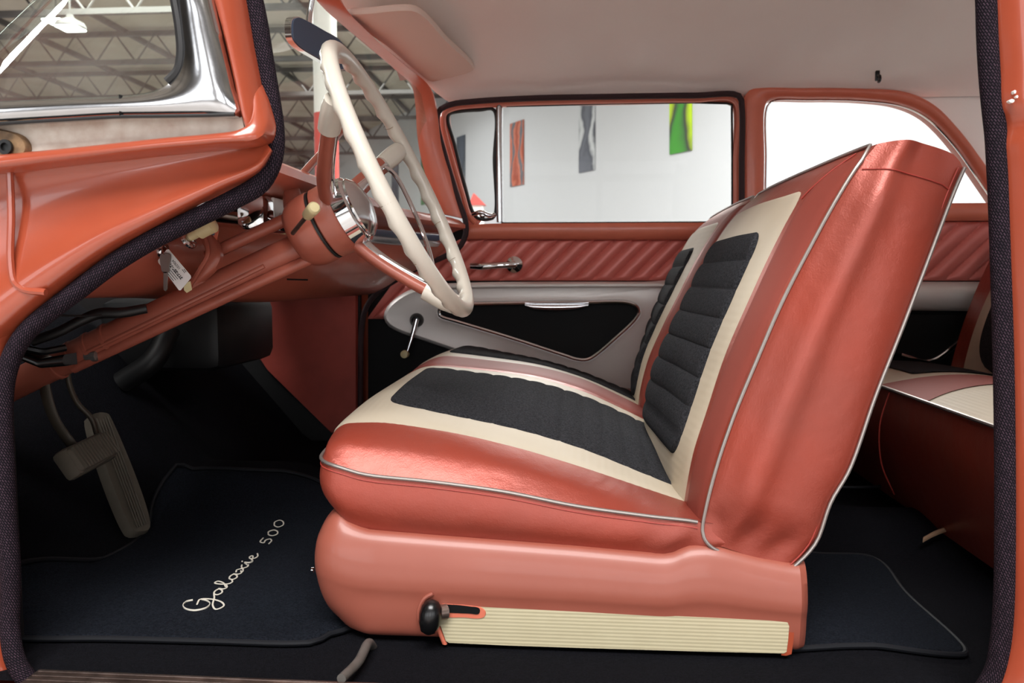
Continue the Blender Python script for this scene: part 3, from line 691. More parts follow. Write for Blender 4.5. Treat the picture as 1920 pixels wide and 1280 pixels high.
# instrument pod with white dial face and chrome hood fins
pod = MB().box((-.535, .46, .622), (.05, .30, .06), bev=.012).build('instrument_pod', M['chrome'], dash)
MB().box((-.512, .47, .632), (.008, .24, .034), bev=.003).build('dial_face', M['white'], pod)
kn = MB()
kn.lathe([(0, .014), (.03, .011), (.045, .018), (.06, .018), (.062, .002)], (-.53, .38, .612), (1, -.12, .05), 20)
kn.build('radio_knob', M['chrome'], dash)
for y, z in ((.42, .655), (.50, .575), (.60, .565)):
    MB().lathe([(0, .007), (.02, .007), (.022, .012), (.036, .012), (.038, .002)], (-.55, y, z), (1, -.1, .1), 16).build('dash_knob', M['knob'], dash)
# headlamp switch knob with chrome escutcheon
MB().lathe([(0, .017), (.004, .017), (.008, .012)], P(351, 448, .245), (.95, -.15, .45), 20).build('switch_bezel', M['chrome_worn'], dash)
MB().lathe([(0, .007), (.022, .0075), (.024, .012), (.05, .013), (.053, .010), (.054, .001)], P(351, 447, .243), (.95, -.15, .45), 20).build('lamp_switch_knob', M['knob'], dash)
MB().prism(PL([(384, 424), (412, 432), (408, 452), (380, 446)], .30), (-.004, .004, 0), .002).build('lever_plate', M['paint_in'], dash)
MB().prism(PL([(391, 429), (404, 432), (402, 441), (389, 439)], .297), (-.002, .002, 0)).build('plate_window', M['mirror'], dash)
MB().lathe([(0, .013), (.008, .012), (.012, .008)], P(300, 468, .262), (.9, -.35, -.25), 18).build('ignition_lock', M['chrome_worn'], dash)
# ash tray outline and pull on the lower face
MB().bar(PL([(538, 522), (576, 523)], .62), PL([(538, 525), (576, 526)], .62), .001, .004, 6, 3).build('ash_tray_slot', M['gasket'], dash)
# hanging lower heater parts in the dark under the dash
hb = thing('heater_box', (-.95, 1.0, .3), 'black heater box hanging in the dark under the dashboard', 'heater')
MB().box((-.98, 1.02, .38), (.30, .36, .17), bev=.03).build('box_shell', M['black'], hb)
MB().tube(crv([(-.93, .80, .40), (-.95, .76, .33), (-1.02, .75, .28)], 20), .025, 12).build('hose', M['black'], hb)

# ------------------------------------------------------------------ steering column and wheel
T = math.radians(25.5)
ax = np.array([math.cos(T), 0, math.sin(T)]); dn = np.array([math.sin(T), 0, -math.cos(T)]); yy_ = np.array([0, 1.0, 0])
WC = np.array([-.283, .319, .667])
def col(t, a=0.0, b=0.0):      # t: distance forward of the wheel plane; a: towards dn, b: towards +y
    return WC - ax * t + dn * a + yy_ * b
sc_ = thing('steering_column', col(.45), 'coral steering column jacket running down from the wheel to the toe board', 'steering column')
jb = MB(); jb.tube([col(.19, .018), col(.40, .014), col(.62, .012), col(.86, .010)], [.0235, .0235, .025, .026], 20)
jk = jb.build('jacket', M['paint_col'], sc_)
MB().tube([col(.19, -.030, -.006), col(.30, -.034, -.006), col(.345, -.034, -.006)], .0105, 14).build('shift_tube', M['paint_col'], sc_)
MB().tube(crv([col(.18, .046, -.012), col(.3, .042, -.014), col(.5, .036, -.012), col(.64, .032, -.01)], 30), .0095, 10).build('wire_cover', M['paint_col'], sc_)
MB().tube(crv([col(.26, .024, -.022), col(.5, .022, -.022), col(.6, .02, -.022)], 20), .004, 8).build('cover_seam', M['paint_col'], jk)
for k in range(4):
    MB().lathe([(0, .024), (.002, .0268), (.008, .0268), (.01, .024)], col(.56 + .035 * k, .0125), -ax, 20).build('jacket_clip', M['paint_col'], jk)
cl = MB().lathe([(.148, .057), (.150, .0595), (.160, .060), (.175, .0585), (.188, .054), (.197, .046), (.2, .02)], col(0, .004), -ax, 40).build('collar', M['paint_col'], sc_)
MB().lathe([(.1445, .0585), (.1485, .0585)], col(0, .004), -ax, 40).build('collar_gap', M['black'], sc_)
# gear lever: boss then rod going up and away to the far side
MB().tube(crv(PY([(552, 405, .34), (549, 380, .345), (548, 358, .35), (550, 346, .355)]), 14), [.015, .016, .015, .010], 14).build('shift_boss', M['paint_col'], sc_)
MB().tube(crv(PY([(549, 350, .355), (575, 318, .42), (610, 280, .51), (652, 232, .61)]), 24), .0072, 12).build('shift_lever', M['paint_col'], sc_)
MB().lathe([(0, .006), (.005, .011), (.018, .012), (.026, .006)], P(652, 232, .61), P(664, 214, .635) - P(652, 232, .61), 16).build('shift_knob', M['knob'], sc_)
# turn signal lever towards the door with ivory tip
a0, a1 = P(549, 437, .25), P(577, 403, .20); a2 = P(600, 377, .155)
MB().tube([a0, (a0 + a1) / 2, a1], .0035, 10).build('signal_lever', M['alu'], sc_)
d = (a2 - a1) / np.linalg.norm(a2 - a1)
MB().lathe([(-.004, .006), (0, .0085), (.026, .0095), (.031, .0095), (.034, .007), (.0345, .001)], a1, d, 20).build('signal_knob', M['knob'], sc_)
# bracket up to the dash
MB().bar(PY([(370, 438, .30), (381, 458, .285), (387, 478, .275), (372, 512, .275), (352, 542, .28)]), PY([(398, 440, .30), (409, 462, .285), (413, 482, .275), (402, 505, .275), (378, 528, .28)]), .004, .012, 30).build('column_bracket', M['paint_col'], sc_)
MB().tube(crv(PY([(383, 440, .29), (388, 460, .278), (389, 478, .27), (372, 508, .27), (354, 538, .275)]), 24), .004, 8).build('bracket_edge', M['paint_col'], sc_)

sw = thing('steering_wheel', WC, 'ivory rimmed steering wheel with coral spokes and chrome horn ring', 'steering wheel')
n = 240; R0 = .225
rim = MB(); V = []; ns = 18
for i in range(n):
    t = 2 * math.pi * i / n
    rad = math.cos(t) * dn + math.sin(t) * yy_
    # finger scallops on the inner, forward side
    nub = abs(math.sin(t * 16))
    for k in range(ns):
        a_ = 2 * math.pi * k / ns
        inn = max(0, -math.sin(a_ + .35)) ** .8
        r = (.0138) - .0042 * nub * inn
        V.append(WC + rad * (R0 + r * math.cos(a_)) + ax * r * math.sin(a_))
rim.add(V, [(i * ns + k, i * ns + (k + 1) % ns, ((i + 1) % n) * ns + (k + 1) % ns, ((i + 1) % n) * ns + k) for i in range(n) for k in range(ns)])
ro = rim.build('rim', M['ivory'], sw)
for t in (math.radians(128), math.radians(-128), math.radians(75), math.radians(-75), math.radians(20), math.radians(-20), math.radians(-52), math.radians(52)):
    rad = math.cos(t) * dn + math.sin(t) * yy_; tn = -math.sin(t) * dn + math.cos(t) * yy_
    MB().lathe([(-.0004, .01362), (.0004, .01362)], WC + rad * R0, tn, 20, cap=False).build('rim_crack', M['rust'], ro)
# spokes: at top-near, top-far and bottom, dished forward to the hub
def spoke(t, w=.017):
    rad = math.cos(t) * dn + math.sin(t) * yy_; tn = -math.sin(t) * dn + math.cos(t) * yy_
    p0 = WC - ax * .118 + rad * .036; p1 = WC - ax * .098 + rad * .085; p2 = WC - ax * .050 + rad * .160; p3 = WC - ax * .008 + rad * .214
    path = crv([p0, p1, p2, p3], 24)
    return path, rad, tn
for t in (math.radians(-120), math.radians(116), 0.0):
    path, rad, tn = spoke(t)
    m_ = MB(); ring = []
    for i, p in enumerate(path):
        s_ = i / (len(path) - 1); w = .021 - .008 * s_; hgt = .0125
        ring.append([p + tn * w * math.cos(a_) * 1.0 + ax * hgt * math.sin(a_) for a_ in np.linspace(0, 2 * math.pi, 16, endpoint=False)])
    m_.grid(np.array(ring), closed_v=True)
    m_.add(ring[0], [tuple(range(16))]); m_.add(ring[-1], [tuple(range(16))])
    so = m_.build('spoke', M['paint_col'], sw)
    # ivory root where it meets the rim
    MB().tube(path[-7:], [.0165, .0175, .018, .016], 14).build('spoke_root', M['ivory'], so)
    # chrome spear laid on the driver's face of the spoke
    L_ = [p + ax * .0125 + tn * (.011 * (1 - i / 17) + .003) for i, p in enumerate(path[:18])]
    R2 = [p + ax * .0125 - tn * (.011 * (1 - i / 17) + .003) for i, p in enumerate(path[:18])]
    MB().bar(L_, R2, .006, .003, 24, dirn=ax).build('chrome_spear', M['chrome'], so)
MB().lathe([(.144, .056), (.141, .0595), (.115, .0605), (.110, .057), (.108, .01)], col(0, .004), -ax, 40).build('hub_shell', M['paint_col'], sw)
MB().lathe([(.112, .052), (.109, .0585), (.088, .056), (.083, .050), (.083, .002)], col(0, .004), -ax, 40).build('hub_ring', M['chrome'], sw)
MB().lathe([(.086, .050), (.080, .0505), (.070, .040), (.064, .022), (.062, .001)], col(0, .004), -ax, 36).build('hub_emblem', M['chrome_worn'], sw)
# horn ring: chrome arc through the lower half
hr_ = []
for i in range(60):
    t = math.radians(2 + 114 * i / 59)
    rad = math.cos(t) * dn + math.sin(t) * yy_
    hr_.append(WC + rad * .150 - ax * (.025 + .012 * (abs(2 * i / 59 - 1) ** 12)))
MB().tube(hr_, .0055, 10, flat=.7).build('horn_ring', M['chrome'], sw)

# ------------------------------------------------------------------ keys
kp = P(307, 470, .245)
key = thing('car_key', kp, 'grey metal key hanging from the ignition lock under the dashboard edge', 'key')
bw = crv(PL([(300, 478), (309, 474), (319, 477), (319, 490), (317, 500), (318, 508), (312, 512), (304, 510), (301, 500)], .238), 40, True)
kb = MB().prism(bw, (0, .0022, 0), .0004); kb.build('key_bow', M['steel'], key)
MB().prism(PL([(306, 509), (314, 510), (313, 542), (310, 546), (306, 543)], .238), (0, .0022, 0), .0004).build('key_blade', M['steel'], key)
MB().tube(crv(PY([(308, 478, .237), (304, 466, .245), (309, 461, .255), (314, 468, .25), (309, 478, .242)]), 24), .001, 6).build('key_ring', M['chrome'], key)
tg = thing('key_tag', P(327, 505, .243), 'white printed paper tag hung with the key', 'tag')
tagp = PL([(316, 467), (357.5, 516.5), (358, 521), (338.5, 544), (335.5, 544), (296.5, 492), (296, 488), (312, 468)], .2435)
MB().prism(tagp, (0, .0008, 0)).build('tag_card', M['paper'], tg)
MB().prism(PL([(344, 531), (357, 527), (360, 543), (350, 549), (345, 544)], .246), (0, .0008, 0)).build('string_end', M['knob'], tg)
def text3d(s, u, v, size, y, name, parent, bold=0.0):
    c = bpy.data.curves.new(name, 'FONT'); c.body = s; c.size = size; c.extrude = .0001; c.offset = bold
    o = bpy.data.objects.new(name, c); COL.objects.link(o)
    o0 = P(u, v, y); rd = P(u - 4.2, v - 5.1, y) - o0; rd /= np.linalg.norm(rd)
    nn = np.array([0, -1.0, 0]); upv = np.cross(nn, rd)
    Mx = Matrix((rd, upv, nn)).transposed().to_4x4(); Mx.translation = Vector(o0 - root_loc(parent))
    me = bpy.data.meshes.new_from_object(o); bpy.data.objects.remove(o); bpy.data.curves.remove(c)
    o = bpy.data.objects.new(name, me); COL.objects.link(o); me.materials.clear(); me.materials.append(M['ink'])
    o.parent = parent; o.matrix_local = Mx
    return o
text3d('317-356-774', 343, 521, .0066, .2432, 'phone_line', tg, .0003)
text3d('102904', 339, 503, .0060, .2432, 'number_line', tg)
for (u, v, ln) in ((338, 521.5, .020), (334, 523, .018), (330, 524.5, .020), (326, 526, .016), (347, 511, .007), (349.5, 509.5, .006)):
    o0 = P(u, v, .2433); rd = P(u - 4.2, v - 5.1, .2433) - o0; rd /= np.linalg.norm(rd); up_ = np.cross([0, -1.0, 0], rd)
    MB().prism([o0, o0 + rd * ln, o0 + rd * ln + up_ * .0009, o0 + up_ * .0009], (0, .0003, 0)).build('fine_print', M['ink'], tg)

# ------------------------------------------------------------------ pedals and under-dash bits
bp = thing('brake_pedal', (-.84, .33, .22), 'wide ribbed rubber brake pedal on a curved hanging arm', 'pedal')
Rb = Matrix.Rotation(math.radians(-32), 3, 'Y') @ Matrix.Rotation(math.radians(4), 3, 'X')
pc = np.array([-.829, .315, .215])
pm = MB().box(pc, (.030, .116, .046), rot=Rb, bev=.009, seg=3)
for k in range(13):
    pm.box(pc + np.array(Rb @ Vector((.016, -.051 + .0085 * k, 0))), (.006, .0042, .042), rot=Rb, bev=.0008, seg=1)
pm.build('pedal_pad', M['pedal'], bp)
MB().box(pc + np.array(Rb @ Vector((-.006, 0, 0))), (.03, .122, .052), rot=Rb, bev=.008, seg=2).build('pad_backing', M['pedal'], bp)
MB().tube(crv(PY([(82, 690, .32), (86, 735, .32), (102, 785, .32), (128, 825, .32), (148, 850, .335)]), 24), [.010, .010, .009, .010], 10, flat=.5).build('pedal_arm', M['pedal_arm'], bp)
MB().tube(crv(PY([(126, 690, .36), (130, 720, .36), (145, 755, .37), (172, 785, .38), (182, 815, .385)]), 24), .005, 10).build('return_arm', M['pedal_arm'], bp)
gp = thing('accelerator_pedal', (-.88, .5, .03), 'long narrow ribbed accelerator pedal resting on the carpet', 'pedal')
gl = PY([(172, 778, .50), (178, 772, .50), (200, 772, .53), (207, 778, .54), (284, 988, .54), (262, 998, .50), (250, 996, .49)])
MB().prism(crv(gl, 60, True), (-.016, .0, -.012), .003).build('pedal_pad', M['pedal'], gp)
gr = MB()
for k in range(5):
    a0 = np.array(P(180 + 5 * k, 786 - k, .505 + .006 * k)); a1 = np.array(P(256 + 4.5 * k, 990 - 1.5 * k, .497 + .008 * k))
    gr.tube([a0 + [.002, 0, .002], a1 + [.002, 0, .002]], .0016, 6)
gr.build('pedal_ribs', M['pedal'], gp)
br = thing('pedal_bracket', P(80, 665, .25), 'black steel pedal bracket under the coral column at doorway edge', 'bracket')
MB().bar(PY([(30, 655, .2), (76, 672, .22), (122, 664, .25)]), PY([(30, 672, .2), (76, 690, .22), (124, 686, .25)]), .008, .03, 20, smooth=False).build('flange', M['black_gloss'], br)
MB().tube(resample(PY([(32, 650, .2), (80, 660, .22), (122, 652, .25)]), 10), .006, 8).build('upper_rail', M['black_gloss'], br)
MB().lathe([(0, .006), (.012, .006), (.012, .009), (.02, .009), (.022, .004)], P(160, 669, .3), (1, 0, .1), 8).build('bolt', M['steel'], br)
wl = thing('wiring_loom', P(200, 590, .25), 'black taped wiring loom drooping under the dashboard beside the column', 'wiring')
MB().tube(crv(PY([(60, 640, .22), (110, 622, .23), (150, 602, .24), (185, 588, .25), (230, 586, .26), (275, 578, .275)]), 40), [.008, .008, .009, .008], 10).build('loom', M['black'], wl)
MB().tube(crv(PY([(90, 590, .2), (140, 592, .22), (200, 590, .25)]), 20), .002, 6).build('thin_wire', M['black'], wl)
MB().tube(crv(PY([(345, 572, .45), (349, 585, .45), (350, 600, .45)]), 10), .0045, 8).build('pull_rod_end', M['knob'], wl)

# ------------------------------------------------------------------ front seat
fs = thing('front_bench', (0, .79, 0), 'coral vinyl front bench seat with cream and black cloth panels on a metal shell', 'seat')
class Surf:
    """G[i][j]: 3-D control points over knots ky (stations along y) and ks; monotone tensor cubic"""
    def __init__(s, ky, ks, G): s.ky, s.ks, s.G = ky, ks, np.array(G, float)
    def ev(s, y, t):
        A = pchip(s.ky, s.G, [y])[0]
        return pchip(s.ks, A, [t])[0]
    def rows(s, ys, ts):
        A = pchip(s.ky, s.G, ys)
        return np.array([pchip(s.ks, a, ts) for a in A])
    def nrm(s, y, t, e=.002):
        a = s.ev(y + e, t) - s.ev(y - e, t); b = s.ev(y, t + e) - s.ev(y, t - e)
        n = np.cross(a, b); n /= np.linalg.norm(n) + 1e-12
        return n

def patch(S, y0, y1, t0, t1, rad, tscale, offf, flip=1, nu=26, nv=40, corners=(1, 1, 1, 1), pleat=None, sub=1):
    """rounded panel laid on S between stations y0..y1 and t0..t1. rad in metres, tscale metres per unit of t.
    corners: (t0 y0, t0 y1, t1 y0, t1 y1)"""
    H = abs(t1 - t0) * tscale
    ds = np.concatenate([rad * (1 - np.cos(np.linspace(0, math.pi / 2, 9))), np.linspace(rad, H - rad, nv)[1:-1], H - rad * (1 - np.cos(np.linspace(math.pi / 2, 0, 9)))])
    rows = []
    for d in ds:
        t = t0 + (t1 - t0) * d / H
        e0 = min(d, rad); e1 = min(H - d, rad)
        def inset(e): return rad - math.sqrt(max(rad**2 - (rad - e)**2, 0))
        ia = inset(e0) * corners[0] if d < H / 2 else inset(e1) * corners[2]
        ib = inset(e0) * corners[1] if d < H / 2 else inset(e1) * corners[3]
        yy = np.linspace(y0 + ia, y1 - ib, nu)
        row = []
        for j, y in enumerate(yy):
            p = S.ev(y, t); n = S.nrm(y, t) * flip
            ed = min(y - (y0 + ia), (y1 - ib) - y, d + 1e-4, H - d + 1e-4)
            h = offf * min(1, max(0, ed) / .006) ** .5
            if pleat: h += pleat(y, d) * min(1, max(0, ed) / .012)
            row.append(p + n * (h - .0012 if ed < 5e-4 else h))
        rows.append(row)
    return MB().grid(np.array(rows))

# -- cushion
ks = list(range(9))           # front piping, nose 1, nose 2, x=-.3 ... x=.19
def st(xf, zf, n1, n2, zs):
    xx = [-.2, -.1, 0, .1, .19]
    return [(xf, zf)] + [n1, n2] + [(-.3, zs[0])] + list(zip(xx, zs[1:]))
stn = {
    .12: st(-.343, .250, (-.333, .247), (-.318, .243), [.238, .229, .217, .199, .187, .178]),
    .128: st(-.358, .253, (-.346, .258), (-.328, .255), [.250, .240, .226, .206, .190, .178]),
    .15: st(-.368, .256, (-.362, .270), (-.335, .279), [.275, .264, .247, .221, .196, .178]),
    .20: st(-.373, .258, (-.369, .278), (-.345, .293), [.294, .283, .262, .234, .203, .175]),
    .28: st(-.377, .260, (-.373, .283), (-.349, .301), [.308, .291, .271, .243, .205, .170]),
    .46: st(-.381, .262, (-.378, .288), (-.352, .309), [.322, .308, .290, .262, .222, .178]),
    .66: st(-.382, .262, (-.379, .289), (-.352, .312), [.327, .317, .303, .276, .234, .190]),
    .79: st(-.382, .262, (-.379, .290), (-.352, .314), [.332, .325, .314, .290, .246, .200]),
}
ky = sorted(stn); rowsy = [[(x, y, z) for x, z in stn[y]] for y in ky]
for y in reversed(ky[:-1]):
    rowsy.append([(x, 1.58 - y, z + (.008 if y > .2 else 0)) for x, z in stn[y]])
ky = ky + [1.58 - y for y in reversed(ky[:-1])]
CS = Surf(ky, ks, rowsy)
ysamp = np.concatenate([np.linspace(.12, .16, 8), np.linspace(.17, 1.41, 60), np.linspace(1.42, 1.46, 8)])
cu = MB().grid(CS.rows(ysamp, np.linspace(0, 8, 60)))
cush = cu.build('seat_cushion', M['vinyl'], fs)
# boxing: near side, round the front, far side
pipe_near = [(.205, .122, .160), (.190, .121, .170), (.172, .12, .179), (.10, .12, .187), (0, .12, .199), (-.1, .12, .217), (-.2, .12, .229), (-.3, .12, .238), (-.333, .12, .247)]
pr_ = CS.rows(np.concatenate([np.linspace(.12, .17, 10), np.linspace(.2, 1.38, 30), np.linspace(1.41, 1.46, 10)]), [0])[:, 0]
loop = np.vstack([crv(pipe_near, 46)[:-1], pr_, crv([(x, 1.58 - y, z) for x, y, z in pipe_near][::-1], 46)[1:]])
loop = resample(loop, 220)
base_top = lambda x: np.interp(x, [-.36, -.32, -.28, -.2, 0, .115, .15, .19, .21], [.17, .155, .148, .143, .135, .128, .136, .146, .152])
c2 = np.array([0, .79])
rows = []
tn = np.gradient(loop, axis=0); nn = np.stack([tn[:, 1], -tn[:, 0]], 1); nn /= np.linalg.norm(nn, axis=1)[:, None]
if nn[0][1] > 0: nn = -nn
for t in np.linspace(0, 1, 16):
    g = loop.copy()
    zb_ = base_top(loop[:, 0]) - .012
    g[:, 2] = loop[:, 2] * (1 - t) + zb_ * t
    ht = np.clip((loop[:, 2] - zb_) / .09, .3, 1)
    o_ = (.013 * math.sin(math.pi * min(1, t * 1.08)) - .012 * t) * ht
    fr_ = np.clip((-.28 - loop[:, 0]) / .08, 0, 1)
    g[:, 0] += nn[:, 0] * o_ + fr_ * .022 * t**2
    g[:, 1] += nn[:, 1] * o_
    # soft wrinkles toward the rear
    g[:, 1] += -.003 * np.sin(g[:, 0] * 95 + t * 4) * np.clip((loop[:, 0] - .03) / .12, 0, 1) * math.sin(math.pi * t)
    rows.append(g)
MB().grid(rows).build('cushion_boxing', M['vinyl'], fs)
keep = loop[:, 0] < .168
lp2, nn2 = loop[keep], nn[keep]
po = MB().tube(lp2 + np.concatenate([nn2 * .003, np.zeros((len(lp2), 1))], 1), .0027, 8).build('cushion_piping', M['piping'], fs)
MB().tube(lp2 + np.concatenate([nn2 * .0035, np.full((len(lp2), 1), -.0085)], 1), .0011, 6).build('cushion_stitching', M['stitch'], po)
# panels
for (ya, yb, lab) in ((.20, .715, 1), (.865, 1.38, 0)):
    patch(CS, ya, yb, .35, 8.0, .02, .078, .0016, nu=30, nv=50, corners=(0, 0, 0, 0), flip=-1).build('cream_panel', M['cream'], cush)
    def pl(y, d): return .0036 * (abs(math.sin(math.pi * d / .036)) ** .35 - 1)
    if lab: patch(CS, .285, .665, 2.85, 8.0, .05, .1, .0058, nu=30, nv=90, corners=(1, 1, 0, 0), pleat=pl, flip=-1).build('black_insert', M['black_cloth'], cush)
    else: patch(CS, .915, 1.295, 2.85, 8.0, .05, .1, .0058, nu=30, nv=90, corners=(1, 1, 0, 0), pleat=pl, flip=-1).build('black_insert', M['black_cloth'], cush)
patch(CS, .720, .860, .35, 8.0, .01, .078, .0022, nu=12, nv=50, corners=(0, 0, 0, 0), flip=-1).build('centre_stripe', M['vinyl_dk'], cush)

# -- backrests
zk = [.12, .18, .25, .32, .40, .48, .56, .62, .66, .688]
bx = {
    .12: [.168, .175, .190, .211, .241, .273, .311, .342, .366, .388],
    .14: [.161, .168, .181, .202, .230, .262, .300, .332, .360, .386],
    .20: [.152, .159, .170, .190, .214, .246, .281, .312, .344, .382],
    .30: [.142, .149, .158, .178, .203, .235, .270, .303, .337, .378],
    .46: [.130, .137, .147, .166, .192, .224, .258, .292, .328, .374],
    .62: [.129, .132, .138, .151, .181, .218, .258, .296, .332, .372],
    .70: [.133, .135, .141, .156, .188, .226, .265, .302, .336, .374],
    .765: [.142, .145, .151, .168, .197, .235, .274, .309, .342, .376],
    .786: [.165, .168, .175, .190, .216, .252, .290, .325, .356, .386],
}
yb_ = sorted(bx)
BS = Surf(yb_, zk, [[(x, y, z) for x, z in zip(bx[y], zk)] for y in yb_])
rear_pts = [(.291, .118), (.312, .14), (.325, .16), (.341, .212), (.364, .257), (.395, .358), (.427, .451), (.457, .542), (.487, .632), (.4965, .656)]
def rear_x(z): return float(pchip([p[1] for p in rear_pts], np.array([[p[0]] for p in rear_pts]), [z])[0][0])
def backrest():
    o = MB(); ysb = np.concatenate([np.linspace(.12, .145, 6), np.linspace(.155, .75, 30), np.linspace(.76, .786, 7)])
    zs = np.linspace(.12, .688, 60)
    front = BS.rows(ysb, zs)
    # lower front tapers in toward the bottom
    o.grid(front)
    main = o.build('backrest', M['vinyl'], fs)
    fe = BS.rows([.12], np.linspace(.155, .688, 50))[0]            # near front edge
    fe2 = BS.rows([.786], np.linspace(.155, .688, 50))[0]
    re_ = crv([(x, .12, z) for x, z in rear_pts], 50)
    def side(fe, y, sgn):
        rows = []
        r2 = re_.copy(); r2[:, 1] = y
        f2 = fe.copy()
        # bottom edge of side runs from (.17,.155) back to (.291,.118)
        for t in np.linspace(0, 1, 26):
            g = f2 * (1 - t) + r2 * t
            k = np.linspace(0, 1, 50)
            crown = .018 * (4 * t * (1 - t)) ** .7 * np.clip(k * 7, .15, 1) * np.clip((1 - k) * 8, .25, 1)
            crown = crown + .013 * np.exp(-((t - .30) / .15) ** 2) * np.clip(k * 6, 0, 1)
            g[:, 1] = y + sgn * crown
            g[:, 2] += -.014 * np.exp(-(k / .05) ** 2) * math.sin(math.pi * t) * 0 + .0155 * max(0, 1 - abs((t - .62) / .62) ** 2.2) * min(1, (1 - t) / .12) ** .5 * np.clip((k - .8) / .2, 0, 1) ** 1.5
            # creases near the bottom hem
            g[:, 1] += sgn * -.005 * np.exp(-((k - .06) / .03) ** 2) * (.5 + .5 * np.sin(t * 19))
            rows.append(g)
        return np.array(rows)
    sn = side(fe, .12, -1); sf = side(fe2, .786, 1)
    sf[:, :, 1] = .786 + (sf[:, :, 1] - .786) * .15
    MB().grid(sn).build('side_boxing', M['vinyl'], main)
    MB().grid(sf).build('inner_boxing', M['vinyl'], main)
    # top and rear skins between the two sides
    tn_, tf_ = sn[:, -1], sf[:, -1]
    rows = []
    for s_ in np.linspace(0, 1, 24):
        g = tn_ * (1 - s_) + tf_ * s_
        yv = .12 + .666 * s_
        fx = BS.ev(min(max(yv, .12), .786), .688)[0]
        w = np.linspace(1, 0, len(g))
        g[:, 0] += (fx - g[0, 0]) * w
        g[:, 2] += .008 * (1 - abs(2 * s_ - 1) ** 3) * np.sin(np.linspace(0, math.pi, len(g)))
        rows.append(g)
    MB().grid(rows).build('top_panel', M['vinyl_dk'], main)
    rn, rf = sn[-1], sf[-1]
    rows = []
    for s_ in np.linspace(0, 1, 24):
        g = rn * (1 - s_) + rf * s_
        g[:, 0] += .03 * (1 - abs(2 * s_ - 1) ** 4) * np.sin(np.linspace(.15, math.pi - .1, len(g)))
        rows.append(g)
    MB().grid(rows).build('rear_panel', M['vinyl'], main)
    # hem below
    rows = [[sn[i, 0] * (1 - s_) + sf[i, 0] * s_ for i in range(26)] for s_ in np.linspace(0, 1, 12)]
    MB().grid(rows).build('bottom_hem', M['vinyl_dk'], main)
    # maroon band between piping and cream
    def edge(y): return BS.rows([y], np.linspace(.155, .688, 50))[0]
    off = np.array([-.002, -.002, .001])
    topline = BS.rows(np.linspace(.12, .786, 40), [.688])[:, 0]
    fpipe = np.vstack([crv([(.199, .119, .139), (.187, .117, .145), (.177, .118, .156), (.174, .12, .168)], 10), edge(.12)[2:-2], topline[1:-1], edge(.786)[::-1][2:]])
    MB().tube(fpipe + off, .0025, 8).build('front_piping', M['piping'], main)
    rpipe = np.vstack([sn[::4, 0][2:-1], re_[:-1], sn[-1:, -1]])
    MB().tube(re_ + np.array([.001, -.003, 0]), .0026, 8).build('rear_piping', M['piping'], main)
    MB().tube(re_ + np.array([-.007, -.0035, 0]), .0011, 6).build('rear_stitching', M['stitch'], main)
    stl = sn[1:-1, 46] + np.array([0, -.0012, 0])
    MB().tube(stl, .0009, 6).build('top_stitching', M['stitch'], main)
    MB().tube(np.array([BS.ev(.165 + .035 * s_, z) + np.array([-.0012, 0, .0006]) for s_, z in zip(np.linspace(1, 0, 16), np.linspace(.625, .682, 16))]), .0011, 6).build('front_stitching', M['stitch'], main)
    patch(BS, .1245, .199, .155, .672, .004, 1.0, .0012, nu=8, nv=50, corners=(0, 0, 0, 0), flip=-1).build('side_band', M['vinyl_dk'], main)
    patch(BS, .20, .715, .135, .640, .035, 1.0, .0016, nu=30, nv=60, corners=(0, 0, 1, 1), flip=-1).build('cream_panel', M['cream_back'], main)
    def pl(y, d): return .0062 * (abs(math.sin(math.pi * (d + .01) / .0455)) ** .42 - 1) + .0015
    patch(BS, .275, .655, .232, .585, .045, 1.0, .0072, nu=36, nv=150, corners=(1, 1, 1, 1), pleat=pl, flip=-1).build('black_insert', M['black_cloth'], main)
    patch(BS, .72, .784, .145, .672, .004, 1.0, .0012, nu=6, nv=50, corners=(0, 0, 0, 0), flip=-1).build('inner_band', M['vinyl_dk'], main)
    return main
bk = backrest()
tag(bk, 'driver backrest nearest the open doorway')
# passenger backrest: the mirror image across the split
bk2 = bk.copy(); bk2.data = bk.data.copy(); COL.objects.link(bk2); bk2.parent = fs; bk2['label'] = 'passenger backrest beyond the split'
def mirror(me):
    for v in me.vertices: v.co.y = -v.co.y            # the seat's origin sits on its centre line
    me.flip_normals()
mirror(bk2.data)
for ch_ in [c for c in bk.children]:
    k = ch_.copy(); k.data = ch_.data.copy(); COL.objects.link(k); k.parent = bk2; mirror(k.data)

# -- metal shell under the cushion
pz = [(.302, .10), (.2, .10), (.0, .10), (-.2, .10), (-.30, .10), (-.345, .105), (-.368, .12), (-.380, .15), (-.384, .2), (-.386, .5), (-.386, .79), (-.386, 1.1), (-.384, 1.38), (-.368, 1.46), (-.30, 1.48), (0, 1.48), (.302, 1.48)]
pth = crv([(x, y, 0) for x, y in pz], 240)
tn = np.gradient(pth, axis=0); nn = np.stack([tn[:, 1], -tn[:, 0]], 1); nn /= np.linalg.norm(nn, axis=1)[:, None]
if nn[0][1] > 0: nn = -nn
ztop_pts = [(-.386, .180), (-.36, .180), (-.345, .178), (-.325, .166), (-.30, .158), (-.2, .152), (0, .142), (.09, .136), (.118, .134), (.135, .137), (.15, .146), (.175, .149), (.2, .146), (.25, .134), (.29, .127), (.305, .126)]
ztop = np.interp(pth[:, 0], [p[0] for p in ztop_pts], [p[1] for p in ztop_pts])
ztop = np.where((pth[:, 1] > .14) & (pth[:, 1] < 1.44), .178, ztop)
sec = [(0.0, -.036, -.003), (.0, -.024, 0.0), (.04, -.013, 0), (.14, -.005, 0), (.29, .001, 0), (.42, .003, 0), (.50, .0022, 0), (.545, .0006, 0), (.60, -.0008, 0), (.75, -.0025, 0), (.88, -.0055, 0), (.96, -.011, 0), (1.0, -.02, 0)]
